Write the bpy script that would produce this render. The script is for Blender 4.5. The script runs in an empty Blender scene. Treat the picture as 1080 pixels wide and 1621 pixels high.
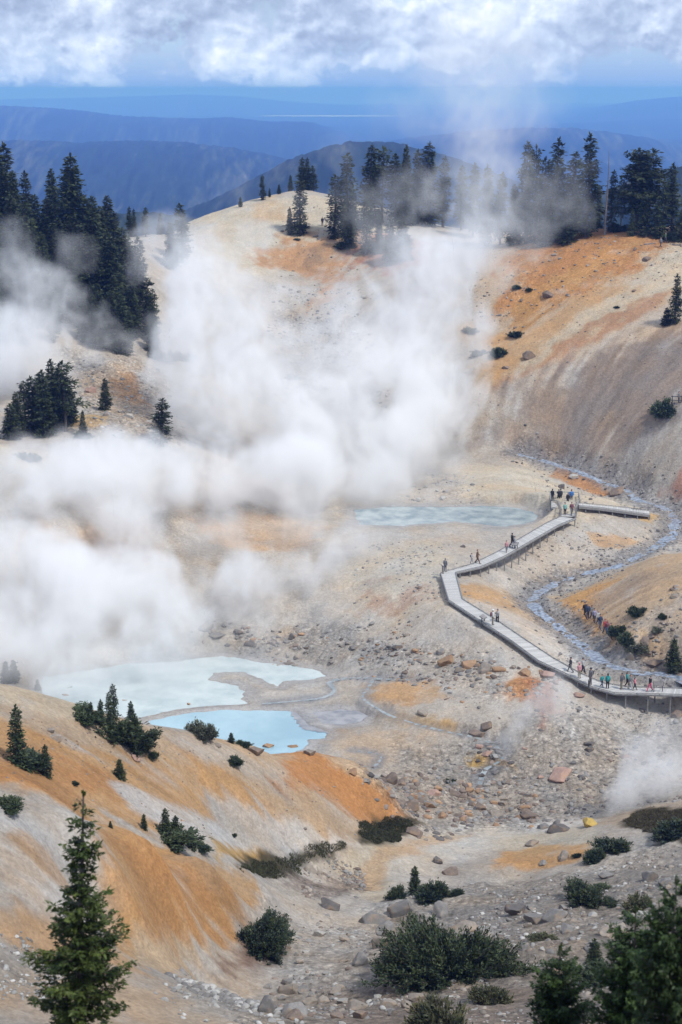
import bpy, bmesh, math, random, os
import numpy as np
from mathutils import Vector, Matrix, Euler
TEST = os.environ.get('SCN_SKIP', '')
R = math.radians
sc = bpy.context.scene
col = sc.collection
rng = random.Random(7)
F32 = np.float32

# ------------------------------------------------------------------ camera
EYE = 65.0                      # metres above the basin datum
FPX = 2700.0                    # focal length in photo pixels (90 mm on 36 mm)
EYE_PY = 140.0
PITCH = math.atan((810.5 - EYE_PY) / FPX)
CP, SP = math.cos(PITCH), math.sin(PITCH)
cam = bpy.data.objects.new('camera', bpy.data.cameras.new('camera'))
col.objects.link(cam)
cam.location = (0, 0, EYE)
cam.rotation_euler = (math.pi/2 - PITCH, 0, 0)
cam.data.sensor_fit = 'HORIZONTAL'; cam.data.sensor_width = 36; cam.data.lens = 90
cam.data.clip_start = 0.5; cam.data.clip_end = 200000
cam.data.dof.use_dof = True; cam.data.dof.focus_distance = 185; cam.data.dof.aperture_fstop = 3.6
sc.camera = cam

# ------------------------------------------------------------------ light
SUN_EL, SUN_AZ = R(56), R(125)      # azimuth from +Y towards +X: the sun stands high on the right, behind the viewer, through thin cloud
sun = bpy.data.objects.new('sun', bpy.data.lights.new('sun', 'SUN'))
col.objects.link(sun)
sun.data.energy = 2.4; sun.data.angle = R(8); sun.data.color = (1, .96, .90)
sd = Vector((math.sin(SUN_AZ)*math.cos(SUN_EL), math.cos(SUN_AZ)*math.cos(SUN_EL), math.sin(SUN_EL)))
sun.rotation_euler = sd.to_track_quat('Z', 'Y').to_euler()

def N(nt, t, **kw):
    n = nt.nodes.new(t)
    for k, v in kw.items():
        if k.startswith('i_'):
            n.inputs[k[2:].replace('_', ' ')].default_value = v
        else: setattr(n, k, v)
    return n
def setin(n, i, v): n.inputs[i].default_value = v
def mth(nt, op, a, b=None, c=None, clamp=False):
    n = nt.nodes.new('ShaderNodeMath'); n.operation = op; n.use_clamp = clamp
    for i, v in enumerate((a, b, c)):
        if v is None: continue
        if hasattr(v, 'is_output') or hasattr(v, 'links'): nt.links.new(v, n.inputs[i])
        else: n.inputs[i].default_value = v
    return n.outputs[0]
def ramp(nt, fac, stops, interp='LINEAR'):
    n = nt.nodes.new('ShaderNodeValToRGB'); n.color_ramp.interpolation = interp
    el = n.color_ramp.elements
    while len(el) < len(stops): el.new(0.5)
    for e, (p, c) in zip(el, stops):
        e.position = p; e.color = (*c, 1) if not isinstance(c, (int, float)) else (c, c, c, 1)
    nt.links.new(fac, n.inputs[0]); return n.outputs[0]
def mixc(nt, f, a, b, mode='MIX'):
    n = nt.nodes.new('ShaderNodeMix'); n.data_type = 'RGBA'; n.blend_type = mode
    for i, v in ((0, f), (6, a), (7, b)):
        if hasattr(v, 'links'): nt.links.new(v, n.inputs[i])
        elif isinstance(v, (int, float)): n.inputs[i].default_value = v if i == 0 else (v, v, v, 1)
        else: n.inputs[i].default_value = (*v, 1)
    return n.outputs[2]

w = bpy.data.worlds.new('World'); sc.world = w; w.use_nodes = True
nt = w.node_tree; nt.nodes.clear()
sky = nt.nodes.new('ShaderNodeTexSky'); sky.sky_type = 'NISHITA'; sky.sun_disc = False
sky.sun_elevation = SUN_EL; sky.sun_rotation = SUN_AZ; sky.altitude = 2500
tc = nt.nodes.new('ShaderNodeTexCoord'); sx = nt.nodes.new('ShaderNodeSeparateXYZ')
nt.links.new(tc.outputs['Generated'], sx.inputs[0])
az = mth(nt, 'ARCTAN2', sx.outputs[0], sx.outputs[1]); el = mth(nt, 'ARCSINE', sx.outputs[2])
cv = nt.nodes.new('ShaderNodeCombineXYZ')
nt.links.new(mth(nt, 'MULTIPLY', az, 40.0), cv.inputs[0]); nt.links.new(mth(nt, 'MULTIPLY', el, 50.0), cv.inputs[1]); cv.inputs[2].default_value = 1.3
def skynoise(scale, detail, rough, off, dist=0.0):
    ad = nt.nodes.new('ShaderNodeVectorMath'); ad.operation = 'ADD'; nt.links.new(cv.outputs[0], ad.inputs[0]); ad.inputs[1].default_value = off
    n = nt.nodes.new('ShaderNodeTexNoise'); n.noise_dimensions = '2D'; setin(n, 'Scale', scale); setin(n, 'Detail', detail); setin(n, 'Roughness', rough); setin(n, 'Distortion', dist)
    nt.links.new(ad.outputs[0], n.inputs['Vector']); return n.outputs[0]
def puffs(off):
    ad = nt.nodes.new('ShaderNodeVectorMath'); ad.operation = 'ADD'; nt.links.new(cv.outputs[0], ad.inputs[0]); ad.inputs[1].default_value = off
    nz = nt.nodes.new('ShaderNodeTexNoise'); nz.noise_dimensions = '2D'; setin(nz, 'Scale', 1.1); setin(nz, 'Detail', 7); setin(nz, 'Roughness', .6); nt.links.new(ad.outputs[0], nz.inputs['Vector'])
    wv = nt.nodes.new('ShaderNodeVectorMath'); wv.operation = 'MULTIPLY_ADD'; nt.links.new(nz.outputs['Color'], wv.inputs[0]); wv.inputs[1].default_value = (1.15, .95, 0); nt.links.new(ad.outputs[0], wv.inputs[2])
    tot = None
    for sc_, am in ((.46, .52), (1.15, .28), (2.9, .12)):
        vo = nt.nodes.new('ShaderNodeTexVoronoi'); vo.voronoi_dimensions = '2D'; vo.feature = 'SMOOTH_F1'; setin(vo, 'Scale', sc_); setin(vo, 'Smoothness', .35); nt.links.new(wv.outputs[0], vo.inputs['Vector'])
        t_ = mth(nt, 'MULTIPLY_ADD', vo.outputs['Distance'], -am, am); tot = t_ if tot is None else mth(nt, 'ADD', tot, t_)
    return mth(nt, 'ADD', tot, mth(nt, 'MULTIPLY', nz.outputs[0], .18))
p0 = puffs((0, 0, 0)); p1_ = puffs((-.10, .20, 0))
n2 = skynoise(.30, 4, .5, (5, 2, 1)); n3 = skynoise(1.3, 8, .6, (1, 7, 2))
lit = mth(nt, 'MULTIPLY_ADD', mth(nt, 'SUBTRACT', p0, p1_), 2.0, .48, clamp=True)
lit2 = mth(nt, 'MULTIPLY_ADD', n2, 4.6, -1.85, clamp=True)
shade = mth(nt, 'ADD', mth(nt, 'MULTIPLY', lit, .62), mth(nt, 'ADD', mth(nt, 'MULTIPLY', lit2, .34), mth(nt, 'MULTIPLY_ADD', n3, .5, -.22)), clamp=True)
ccol = ramp(nt, shade, [(0, (.27, .34, .50)), (.3, (.38, .47, .66)), (.55, (.54, .64, .82)), (.78, (.76, .84, .96)), (1, (.99, 1.0, 1.03))])
csc = nt.nodes.new('ShaderNodeVectorMath'); csc.operation = 'SCALE'; nt.links.new(ccol, csc.inputs[0]); csc.inputs['Scale'].default_value = 8.8
base_el = mth(nt, 'MULTIPLY_ADD', mth(nt, 'SUBTRACT', el, .0075), 80.0, 0.0)      # ragged cloud base a little above the horizon
cover = mth(nt, 'ADD', mth(nt, 'ADD', mth(nt, 'MULTIPLY', mth(nt, 'SUBTRACT', n3, .5), 4.5), mth(nt, 'MULTIPLY', mth(nt, 'SUBTRACT', n2, .5), 8.0)), base_el)
cover = mth(nt, 'MULTIPLY_ADD', cover, 1.5, .3, clamp=True)
thin = mth(nt, 'MULTIPLY_ADD', p0, 7.0, -2.6, clamp=True)
cover = mth(nt, 'MULTIPLY', cover, mth(nt, 'MULTIPLY_ADD', thin, .6, .4))
skb = mixc(nt, mth(nt, 'MULTIPLY_ADD', el, -14.0, 1.0, clamp=True), sky.outputs[0], (2.0, 3.4, 6.3))     # distant air is pale blue near the horizon
fade = mth(nt, 'MULTIPLY', mth(nt, 'POWER', 2.718, mth(nt, 'MULTIPLY', el, -75.0)), .75, clamp=True)      # the lowest clouds drown in distant air
cfar = mixc(nt, fade, csc.outputs[0], (2.6, 4.1, 7.0))
wm = mixc(nt, cover, skb, cfar)
# the clear band right above the horizon is hazy blue
bg = nt.nodes.new('ShaderNodeBackground'); bg.inputs[1].default_value = 0.1
nt.links.new(wm, bg.inputs[0])
wo = nt.nodes.new('ShaderNodeOutputWorld'); nt.links.new(bg.outputs[0], wo.inputs[0])

sc.view_settings.view_transform = 'Standard'; sc.view_settings.look = 'None'
sc.view_settings.exposure = 0.45; sc.view_settings.gamma = 1
cy = sc.cycles
cy.max_bounces = 14; cy.diffuse_bounces = 3; cy.volume_bounces = 12; cy.transparent_max_bounces = 16
cy.volume_step_rate = 1.0; cy.use_denoising = True

# ------------------------------------------------------------------ numpy noise
def _h(ix, iy, iz, seed):
    n = (ix.astype(np.uint32)*np.uint32(374761393) + iy.astype(np.uint32)*np.uint32(668265263)
         + iz.astype(np.uint32)*np.uint32(2246822519) + np.uint32((seed*3266489917) & 0xffffffff))
    n = (n ^ (n >> np.uint32(13)))*np.uint32(1274126177); n = (n ^ (n >> np.uint32(16)))*np.uint32(2246822519)
    n = n ^ (n >> np.uint32(15))
    return (n & np.uint32(0xffffff)).astype(F32)*F32(1/16777215.0)
def vnoise2(x, y, seed=0):
    xf = np.floor(x); yf = np.floor(y); fx = (x-xf).astype(F32); fy = (y-yf).astype(F32)
    ix = xf.astype(np.int64); iy = yf.astype(np.int64); z0 = np.zeros_like(ix)
    fx = fx*fx*(3-2*fx); fy = fy*fy*(3-2*fy)
    a = _h(ix, iy, z0, seed); b = _h(ix+1, iy, z0, seed); c = _h(ix, iy+1, z0, seed); d = _h(ix+1, iy+1, z0, seed)
    return (a+(b-a)*fx)*(1-fy) + (c+(d-c)*fx)*fy
def fbm2(x, y, octs=4, seed=0, gain=.5):
    s = 0; a = 1.0; t = 0; ca, sa = math.cos(.7), math.sin(.7)
    for k in range(octs):
        s = s + a*(vnoise2(x, y, seed+k*17)-.5); t += a; a *= gain
        x, y = (x*ca-y*sa)*2.03+11.3, (x*sa+y*ca)*2.03+5.7
    return (s/t*2).astype(F32)                    # about -1..1
def ridged2(x, y, octs=4, seed=0):
    s = 0; a = 1.0; t = 0
    for k in range(octs):
        s = s + a*(1-np.abs(vnoise2(x, y, seed+k*17)*2-1)); t += a; a *= .5
        x, y = x*2.07+3.1, y*2.07+7.9
    return (s/t).astype(F32)
def vnoise3(x, y, z, seed=0):
    xf = np.floor(x); yf = np.floor(y); zf = np.floor(z)
    fx = (x-xf).astype(F32); fy = (y-yf).astype(F32); fz = (z-zf).astype(F32)
    ix = xf.astype(np.int64); iy = yf.astype(np.int64); iz = zf.astype(np.int64)
    fx = fx*fx*(3-2*fx); fy = fy*fy*(3-2*fy); fz = fz*fz*(3-2*fz)
    r = []
    for dz in (0, 1):
        a = _h(ix, iy, iz+dz, seed); b = _h(ix+1, iy, iz+dz, seed); c = _h(ix, iy+1, iz+dz, seed); d = _h(ix+1, iy+1, iz+dz, seed)
        r.append((a+(b-a)*fx)*(1-fy) + (c+(d-c)*fx)*fy)
    return r[0]*(1-fz)+r[1]*fz
def fbm3(x, y, z, octs=4, seed=0, gain=.5):
    s = 0; a = 1.0; t = 0
    for k in range(octs):
        s = s + a*(vnoise3(x, y, z, seed+k*17)-.5); t += a; a *= gain
        x, y, z = x*2.03+11.3, y*2.03+5.7, z*2.03+2.9
    return (s/t*2).astype(F32)
def sstep(a, b, x):
    t = np.clip((x-a)/(b-a), 0, 1); return t*t*(3-2*t)

# ------------------------------------------------------------------ places, measured from the photograph as directions at a chosen distance
def slope_of(py): return math.tan(PITCH + math.atan((py-810.5)/FPX))
def pt(px, py, Y):
    u = (px-540)/FPX; v = -(py-810.5)/FPX
    dy = CP + v*SP; dz = -SP + v*CP; t = Y/dy
    return np.array((u*t, Y, EYE+dz*t))
def hid(px, Y, z):
    t = Y*CP + (EYE-z)*SP
    return np.array(((px-540)/FPX*t, Y, z))

# terrain control points: (px, py, Y)
CT = [
 # near hillside, bottom of frame
 (1080,1610,68),(900,1610,72),(650,1610,76),(450,1600,79),(200,1620,66),(0,1600,62),
 (1080,1520,82),(900,1520,88),(720,1520,90),(600,1500,96),(500,1530,92),(410,1490,96),(300,1545,86),
 (100,1540,70),(0,1500,68),(350,1590,73),(230,1530,76),(330,1562,80.5),(420,1595,77),(245,1508,82),
 # knoll in the middle
 (640,1430,112),(800,1440,108),(950,1440,104),(1080,1440,98),(450,1450,106),(1050,1370,116),
 # orange ridge nearer left
 (100,1450,74),(0,1400,72),(0,1275,80),(120,1290,84),(250,1340,90),(330,1360,97),(420,1400,106),(490,1430,110),
 (200,1400,83),(300,1440,90),(400,1440,103),(330,1480,92),(450,1440,107),(60,1340,78),(160,1480,80),
 # orange ridge farther left
 (60,1240,97),(60,1180,104),(0,1085,112),(0,1150,104),(120,1115,116),(200,1310,100),(200,1220,110),(200,1140,120),(300,1300,108),(300,1220,117),
 (300,1160,124),(400,1355,115),(400,1280,119),(400,1180,129),(500,1350,122),(500,1280,127),(500,1197,137),
 (600,1300,134),(600,1240,139),(570,1211,141),(650,1290,141),(620,1320,133),
 # mound and stream bed
 (750,1310,140),(600,1345,134),(930,1308,136),(870,1290,144),(1000,1288,135),(1080,1268,132),(1050,1300,128),
 (600,1400,120),(750,1380,126),(900,1370,124),(540,1390,122),(470,1368,120),
 # basin floor, near
 (700,1250,149),(850,1280,146),(620,1230,152),(600,1200,157),(800,1200,156),(1000,1200,157),(1080,1200,155),
 (760,1160,160),(560,1140,164),(900,1130,161),(1080,1130,162),(820,1100,165),(650,1095,169),(560,1090,172),(700,1045,175),
 (850,1060,170),(940,1090,168),(1070,1100,166),(1080,1240,148),
 (750,1010,176),(600,1000,185),(600,950,191),(690,925,190),(780,990,176),(720,960,182),
 # stream
 (1060,1075,170),(950,1040,175),(860,950,195),(900,920,202),(1050,870,212),(1060,800,232),(980,765,242),(870,735,252),(900,1000,184),
 (800,930,195),(850,880,206),(950,840,214),(1000,870,209),(760,890,198),
 # walkers' bank on the right
 (935,975,184),(975,1010,174),(1000,960,180),(1080,900,185),(1080,1000,172),(1080,1060,168),(1040,880,195),(895,945,192),(1020,1060,170),
 # pools
 (240,1150,163),(380,1150,163),(500,1150,163),(300,1075,177),(450,1075,177),(520,1080,176),(400,1185,157),(350,1040,185),
 (330,1010,188),(480,1000,188),(400,975,192),(150,985,190),(300,930,195),(100,860,200),(200,860,203),(380,840,212),(480,820,220),
 (600,870,206),(800,815,222),(640,815,222),(720,840,214),(740,800,226),(700,770,236),(895,805,218),(840,780,228),(820,745,245),(960,790,226),
 # left hill
 (0,740,210),(0,800,203),(200,660,235),(100,600,255),(200,580,262),(30,690,226),(250,720,225),
 (100,430,290),(250,370,330),(0,400,310),(220,500,285),(150,380,310),
 # middle hill
 (510,350,345),(480,300,365),(310,347,352),(400,315,360),(430,420,325),(480,520,300),(500,620,275),(450,700,255),(600,700,258),(600,330,350),(600,450,310),
 (690,710,258),(330,600,270),(650,360,340),(580,390,330),(650,600,275),
 # right slope
 (1080,380,300),(1000,366,305),(900,372,310),(830,388,318),(760,385,330),(800,520,285),(750,600,268),(742,650,262),(750,715,254),(900,600,262),
 (1000,500,272),(1080,430,285),(1080,600,250),(1080,700,238),(1050,760,236),(900,680,255),(1000,680,247),(900,480,283),(1000,420,292),(700,440,300),
]
HID = [
 (60,90,24.5),(0,88,26),(200,98,18.5),(0,125,17),(0,140,7),(100,130,12),(200,132,10),(200,145,3),(300,137,7),(300,150,1.5),(400,142,6),(400,152,1.5),
 (500,147,3.8),(570,149,2.4),(0,160,2),(0,178,2.2),(120,172,2),(120,190,4),(0,190,6),(420,112,10.2),(330,103,15),
 (0,330,34),(150,340,32),(250,345,34),(310,372,34),(400,385,33),(480,390,36),(560,385,36),(650,372,34),(760,355,36),(830,345,37),(900,340,38),(1000,335,38),(1080,335,38),
 (0,400,10),(250,400,12),(500,430,14),(750,410,16),(1000,400,18),(1080,430,12),
]
for px in (-500, -150, 200, 540, 900, 1230, 1600):
    HID += [(px, 2, 62.6), (px, 10, 56), (px, 25, 45.0), (px, 45, 34.0)]
SIDE = [(68,28,25),(90,26,20),(115,26,13),(150,8,10),(175,6,10),(200,14,16),(235,22,26),(270,30,34),(310,38,38),(350,36,38),(400,12,16)]
HIDP = [hid(*h) for h in HID]
for (Y, zl, zr) in SIDE:
    for k, f in ((.30, 0), (.42, 3)):
        HIDP.append(np.array((-k*Y*1.12-3, Y, zl+f))); HIDP.append(np.array((k*Y*1.12+3, Y, zr+f)))
CP3 = np.array([pt(*c) for c in CT] + HIDP)
def solve_rbf(P, lam=.02):
    X = P[:, :2]; n = len(X)
    D = np.linalg.norm(X[:, None]-X[None], axis=2)
    A = np.zeros((n+3, n+3)); A[:n, :n] = D**1.5 - np.eye(n)*lam*10
    A[:n, n] = 1; A[:n, n+1:] = X; A[n, :n] = 1; A[n+1:, :n] = X.T
    b = np.zeros(n+3); b[:n] = P[:, 2]
    return np.linalg.solve(A, b)
RW = solve_rbf(CP3)
def rbf(x, y):
    sh = x.shape; x = x.ravel(); y = y.ravel(); out = np.empty(x.shape, F32); n = len(CP3)
    for i in range(0, len(x), 40000):
        xx = x[i:i+40000, None]-CP3[None, :, 0]; yy = y[i:i+40000, None]-CP3[None, :, 1]
        d2 = (xx*xx+yy*yy).astype(F32)
        out[i:i+40000] = (np.sqrt(np.sqrt(d2))**3)@RW[:n].astype(F32) + RW[n] + RW[n+1]*x[i:i+40000] + RW[n+2]*y[i:i+40000]
    return out.reshape(sh)
# uniform height grid
GX0, GX1, GY0, GY1, GS = -190.0, 190.0, 0.0, 460.0, 0.5
gx = np.arange(GX0, GX1+.01, GS); gy = np.arange(GY0, GY1+.01, GS)
# RBF on a 1 m grid, then refined
gx2 = gx[::2]; gy2 = gy[::2]
XX2, YY2 = np.meshgrid(gx2, gy2)
Z2 = rbf(XX2, YY2)
def bil(G, x, y, x0, y0, s):
    fx = np.clip((x-x0)/s, 0, G.shape[1]-1.001); fy = np.clip((y-y0)/s, 0, G.shape[0]-1.001)
    ix = fx.astype(np.int64); iy = fy.astype(np.int64); fx = fx-ix; fy = fy-iy
    return (G[iy, ix]*(1-fx)+G[iy, ix+1]*fx)*(1-fy)+(G[iy+1, ix]*(1-fx)+G[iy+1, ix+1]*fx)*fy
XX, YY = np.meshgrid(gx, gy)
ZG = bil(Z2, XX, YY, GX0, GY0, 1.0)
# metre-scale relief
ZG = ZG + (.22+.33*sstep(120, 190, YY))*fbm2(XX/16, YY/16, 4, 3)*sstep(20, 60, YY) + .10*fbm2(XX/2.2, YY/2.2, 3, 9)
_mk = sstep(138, 147, YY)*sstep(174, 163, YY)*sstep(3, 11, XX) + sstep(82, 92, YY)*sstep(133, 122, YY)*sstep(-4, 5, XX)
ZG = ZG + _mk*(1.15*(ridged2((XX+.35*YY)/11+3, (YY-.3*XX)/8, 3, 91)-.62) - .45*sstep(.30, .02, np.abs(fbm2(XX/10, YY/12, 3, 93))))
def hz(x, y): return bil(ZG, np.asarray(x, float), np.asarray(y, float), GX0, GY0, GS)
def ground(px, py, y0=50.0, y1=420.0):
    """first point of the ground met in the direction of a place in the photograph"""
    u = (px-540)/FPX; v = -(py-810.5)/FPX; dy = CP+v*SP; dz = -SP+v*CP
    Ys = np.arange(y0, y1, .25); t = Ys/dy
    d = EYE+dz*t - hz(u*t, Ys)
    i = np.argmax(d < 0)
    if d[i] >= 0: i = int(np.argmin(d))
    Y = Ys[i]
    if 0 < i and d[i-1] > 0 and d[i] < 0: Y = Ys[i-1] + .25*d[i-1]/(d[i-1]-d[i])
    t = Y/dy; return Vector((u*t, Y, float(hz(u*t, Y))))
def poly_px(pts): return np.array([tuple(ground(*p))[:2] for p in pts])
def sdist_poly(P, x, y):
    """signed distance (negative inside) to polygon P"""
    d = np.full(x.shape, 1e9); inside = np.zeros(x.shape, bool); n = len(P)
    for i in range(n):
        ax, ay = P[i]; bx, by = P[(i+1) % n]; ex, ey = bx-ax, by-ay
        t = np.clip(((x-ax)*ex+(y-ay)*ey)/max(ex*ex+ey*ey, 1e-9), 0, 1)
        d = np.minimum(d, np.hypot(x-ax-t*ex, y-ay-t*ey))
        c = ((ay > y) != (by > y)) & (x < ex*(y-ay)/(by-ay+1e-12)+ax)
        inside ^= c
    return np.where(inside, -d, d)
def dist_line(P, x, y):
    d = np.full(x.shape, 1e9)
    for i in range(len(P)-1):
        ax, ay = P[i]; bx, by = P[i+1]; ex, ey = bx-ax, by-ay
        t = np.clip(((x-ax)*ex+(y-ay)*ey)/max(ex*ex+ey*ey, 1e-9), 0, 1)
        d = np.minimum(d, np.hypot(x-ax-t*ex, y-ay-t*ey))
    return d

if 'skyonly' in TEST: raise SystemExit
# ------------------------------------------------------------------ pools and streams
POOLS = [   # name, level, outline in photo directions at that level
 ('milky', 2.0, [(120,1060),(200,1048),(262,1046),(310,1040),(372,1036),(408,1046),(470,1052),(508,1060),(520,1070),(496,1076),(455,1078),(440,1086),(415,1078),(385,1064),(345,1066),(335,1076),(375,1084),(392,1094),(386,1106),(410,1114),(380,1119),(330,1122),(290,1128),(262,1135),(228,1140),(150,1130),(60,1110),(60,1070)]),
 ('blue', 1.97, [(236,1141),(262,1133),(292,1126),(350,1122),(420,1122),(455,1124),(488,1130),(508,1145),(522,1160),(516,1168),(495,1172),(488,1184),(470,1192),(420,1196),(330,1190),(250,1160)]),
 ('upper', 9.4, [(560,806),(640,800),(720,801),(762,799),(815,802),(848,809),(856,817),(842,827),(800,832),(758,830),(720,826),(640,832),(565,830)]),
 ('mud', 2.0, [(498,1128),(530,1122),(568,1124),(588,1132),(574,1142),(540,1148),(510,1144)]),
]
def at_level(px, py, z):
    Y = (EYE-z)/slope_of(py); return pt(px, py, Y)
# control levels across the picture: streams as lines of (px, py) with half width (m)
STREAMS = [
 ('creek', 1.15, [(820,716),(870,733),(930,750),(985,772),(1010,790),(1045,800),(1068,815),(1066,842),(1040,866),(985,888),(930,905),(880,922),(845,945),(850,962),(880,985),(905,1005),(930,1025),(960,1043),(1010,1062),(1060,1074),(1120,1085)]),
 ('runnel', .50, [(415,1112),(470,1108),(512,1103),(530,1092),(520,1082),(545,1076),(600,1072),(650,1075)]),
 ('runnel', .36, [(592,1074),(582,1090),(574,1104),(600,1122),(640,1140),(700,1152),(760,1164),(785,1180),(792,1196)]),
 ('runnel', .55, [(785,1176),(796,1200),(770,1218),(760,1240)]),
 ('runnel', .32, [(560,1186),(590,1190),(604,1200),(590,1215)]),
]
POLYS = []
for nm, z, P in POOLS:
    W_ = np.array([at_level(a, b, z)[:2] for a, b in P]); POLYS.append((nm, z, W_))
WARPX = fbm2(XX/3.0, YY/3.0, 4, 51); WARPY = fbm2(XX/3.0+40, YY/3.0, 4, 52)
for nm, z, W_ in POLYS:
    x0, y0 = W_.min(0)-16; x1, y1 = W_.max(0)+16
    i0, i1 = int((y0-GY0)/GS), int((y1-GY0)/GS); j0, j1 = int((x0-GX0)/GS), int((x1-GX0)/GS)
    sl = (slice(i0, i1), slice(j0, j1))
    d = sdist_poly(W_, XX[sl]+WARPX[sl]*.5, YY[sl]+WARPY[sl]*.9)
    zt = z - .30 + .30*sstep(-.7, 0, d) + .035*np.clip(d, 0, 99) + .05
    k = sstep(12, .6, d)
    ZG[sl] = ZG[sl]*(1-k) + np.where(d < .6, zt, np.maximum(ZG[sl], zt))*k
for nm, z, W_ in POLYS:
    d = sdist_poly(W_, XX+WARPX*.5, YY+WARPY*.9); ZG = np.where(d < .6, z-.30+.30*sstep(-.7, 0, d)+.035*np.maximum(d, 0)+.05, ZG)
SLINES = []
for nm, hw, P in STREAMS:
    pts = [ground(a, b) for a, b in P]
    L = np.array([(p.x, p.y) for p in pts])
    # smooth line
    Q = [L[0]]
    for i in range(len(L)-1):
        p0 = L[max(i-1, 0)]; p1 = L[i]; p2 = L[i+1]; p3 = L[min(i+2, len(L)-1)]
        nseg = max(2, int(np.hypot(*(p2-p1))/.8))
        for s in range(1, nseg+1):
            t = s/nseg
            Q.append(.5*((2*p1)+(-p0+p2)*t+(2*p0-5*p1+4*p2-p3)*t*t+(-p0+3*p1-3*p2+p3)*t**3))
    Q = np.array(Q); zz = hz(Q[:, 0], Q[:, 1])
    for _ in range(30): zz[1:-1] = .25*zz[:-2]+.5*zz[1:-1]+.25*zz[2:]
    SLINES.append((nm, hw, Q, zz))
for nm, hw, Q, zz in SLINES:
    x0, y0 = Q.min(0)-8; x1, y1 = Q.max(0)+8
    i0, i1 = max(0, int((y0-GY0)/GS)), int((y1-GY0)/GS); j0, j1 = int((x0-GX0)/GS), int((x1-GX0)/GS)
    sl = (slice(i0, i1), slice(j0, j1)); x = XX[sl]; y = YY[sl]
    best = np.full(x.shape, 1e9); bz = np.zeros(x.shape)
    for q, z in zip(Q, zz):
        d = np.hypot(x-q[0], y-q[1]); m = d < best; best = np.where(m, d, best); bz = np.where(m, z, bz)
    k = sstep(hw*2.6+.4, hw*.7, best)
    dep = .32 if nm == 'creek' else .16
    ZG[sl] = ZG[sl]*(1-k) + (bz-dep*sstep(hw*1.25, hw*.5, best))*k

# ------------------------------------------------------------------ ground colour: mineral crusts, clay and gravel
def C(h):
    v = [int(h[i:i+2], 16)/255 for i in (0, 2, 4)]
    return np.array([a/12.92 if a <= .04045 else ((a+.055)/1.055)**2.4 for a in v])
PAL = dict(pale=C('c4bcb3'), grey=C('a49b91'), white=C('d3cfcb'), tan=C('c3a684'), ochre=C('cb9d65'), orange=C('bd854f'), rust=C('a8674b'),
           brown=C('8f7f74'), dark=C('74695f'), slate=C('82868f'), gold=C('cba04e'), cream=C('cec2ad'), soil=C('7d6257'), moss=C('4c4630'), wetgrey=C('94928f'))
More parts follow.
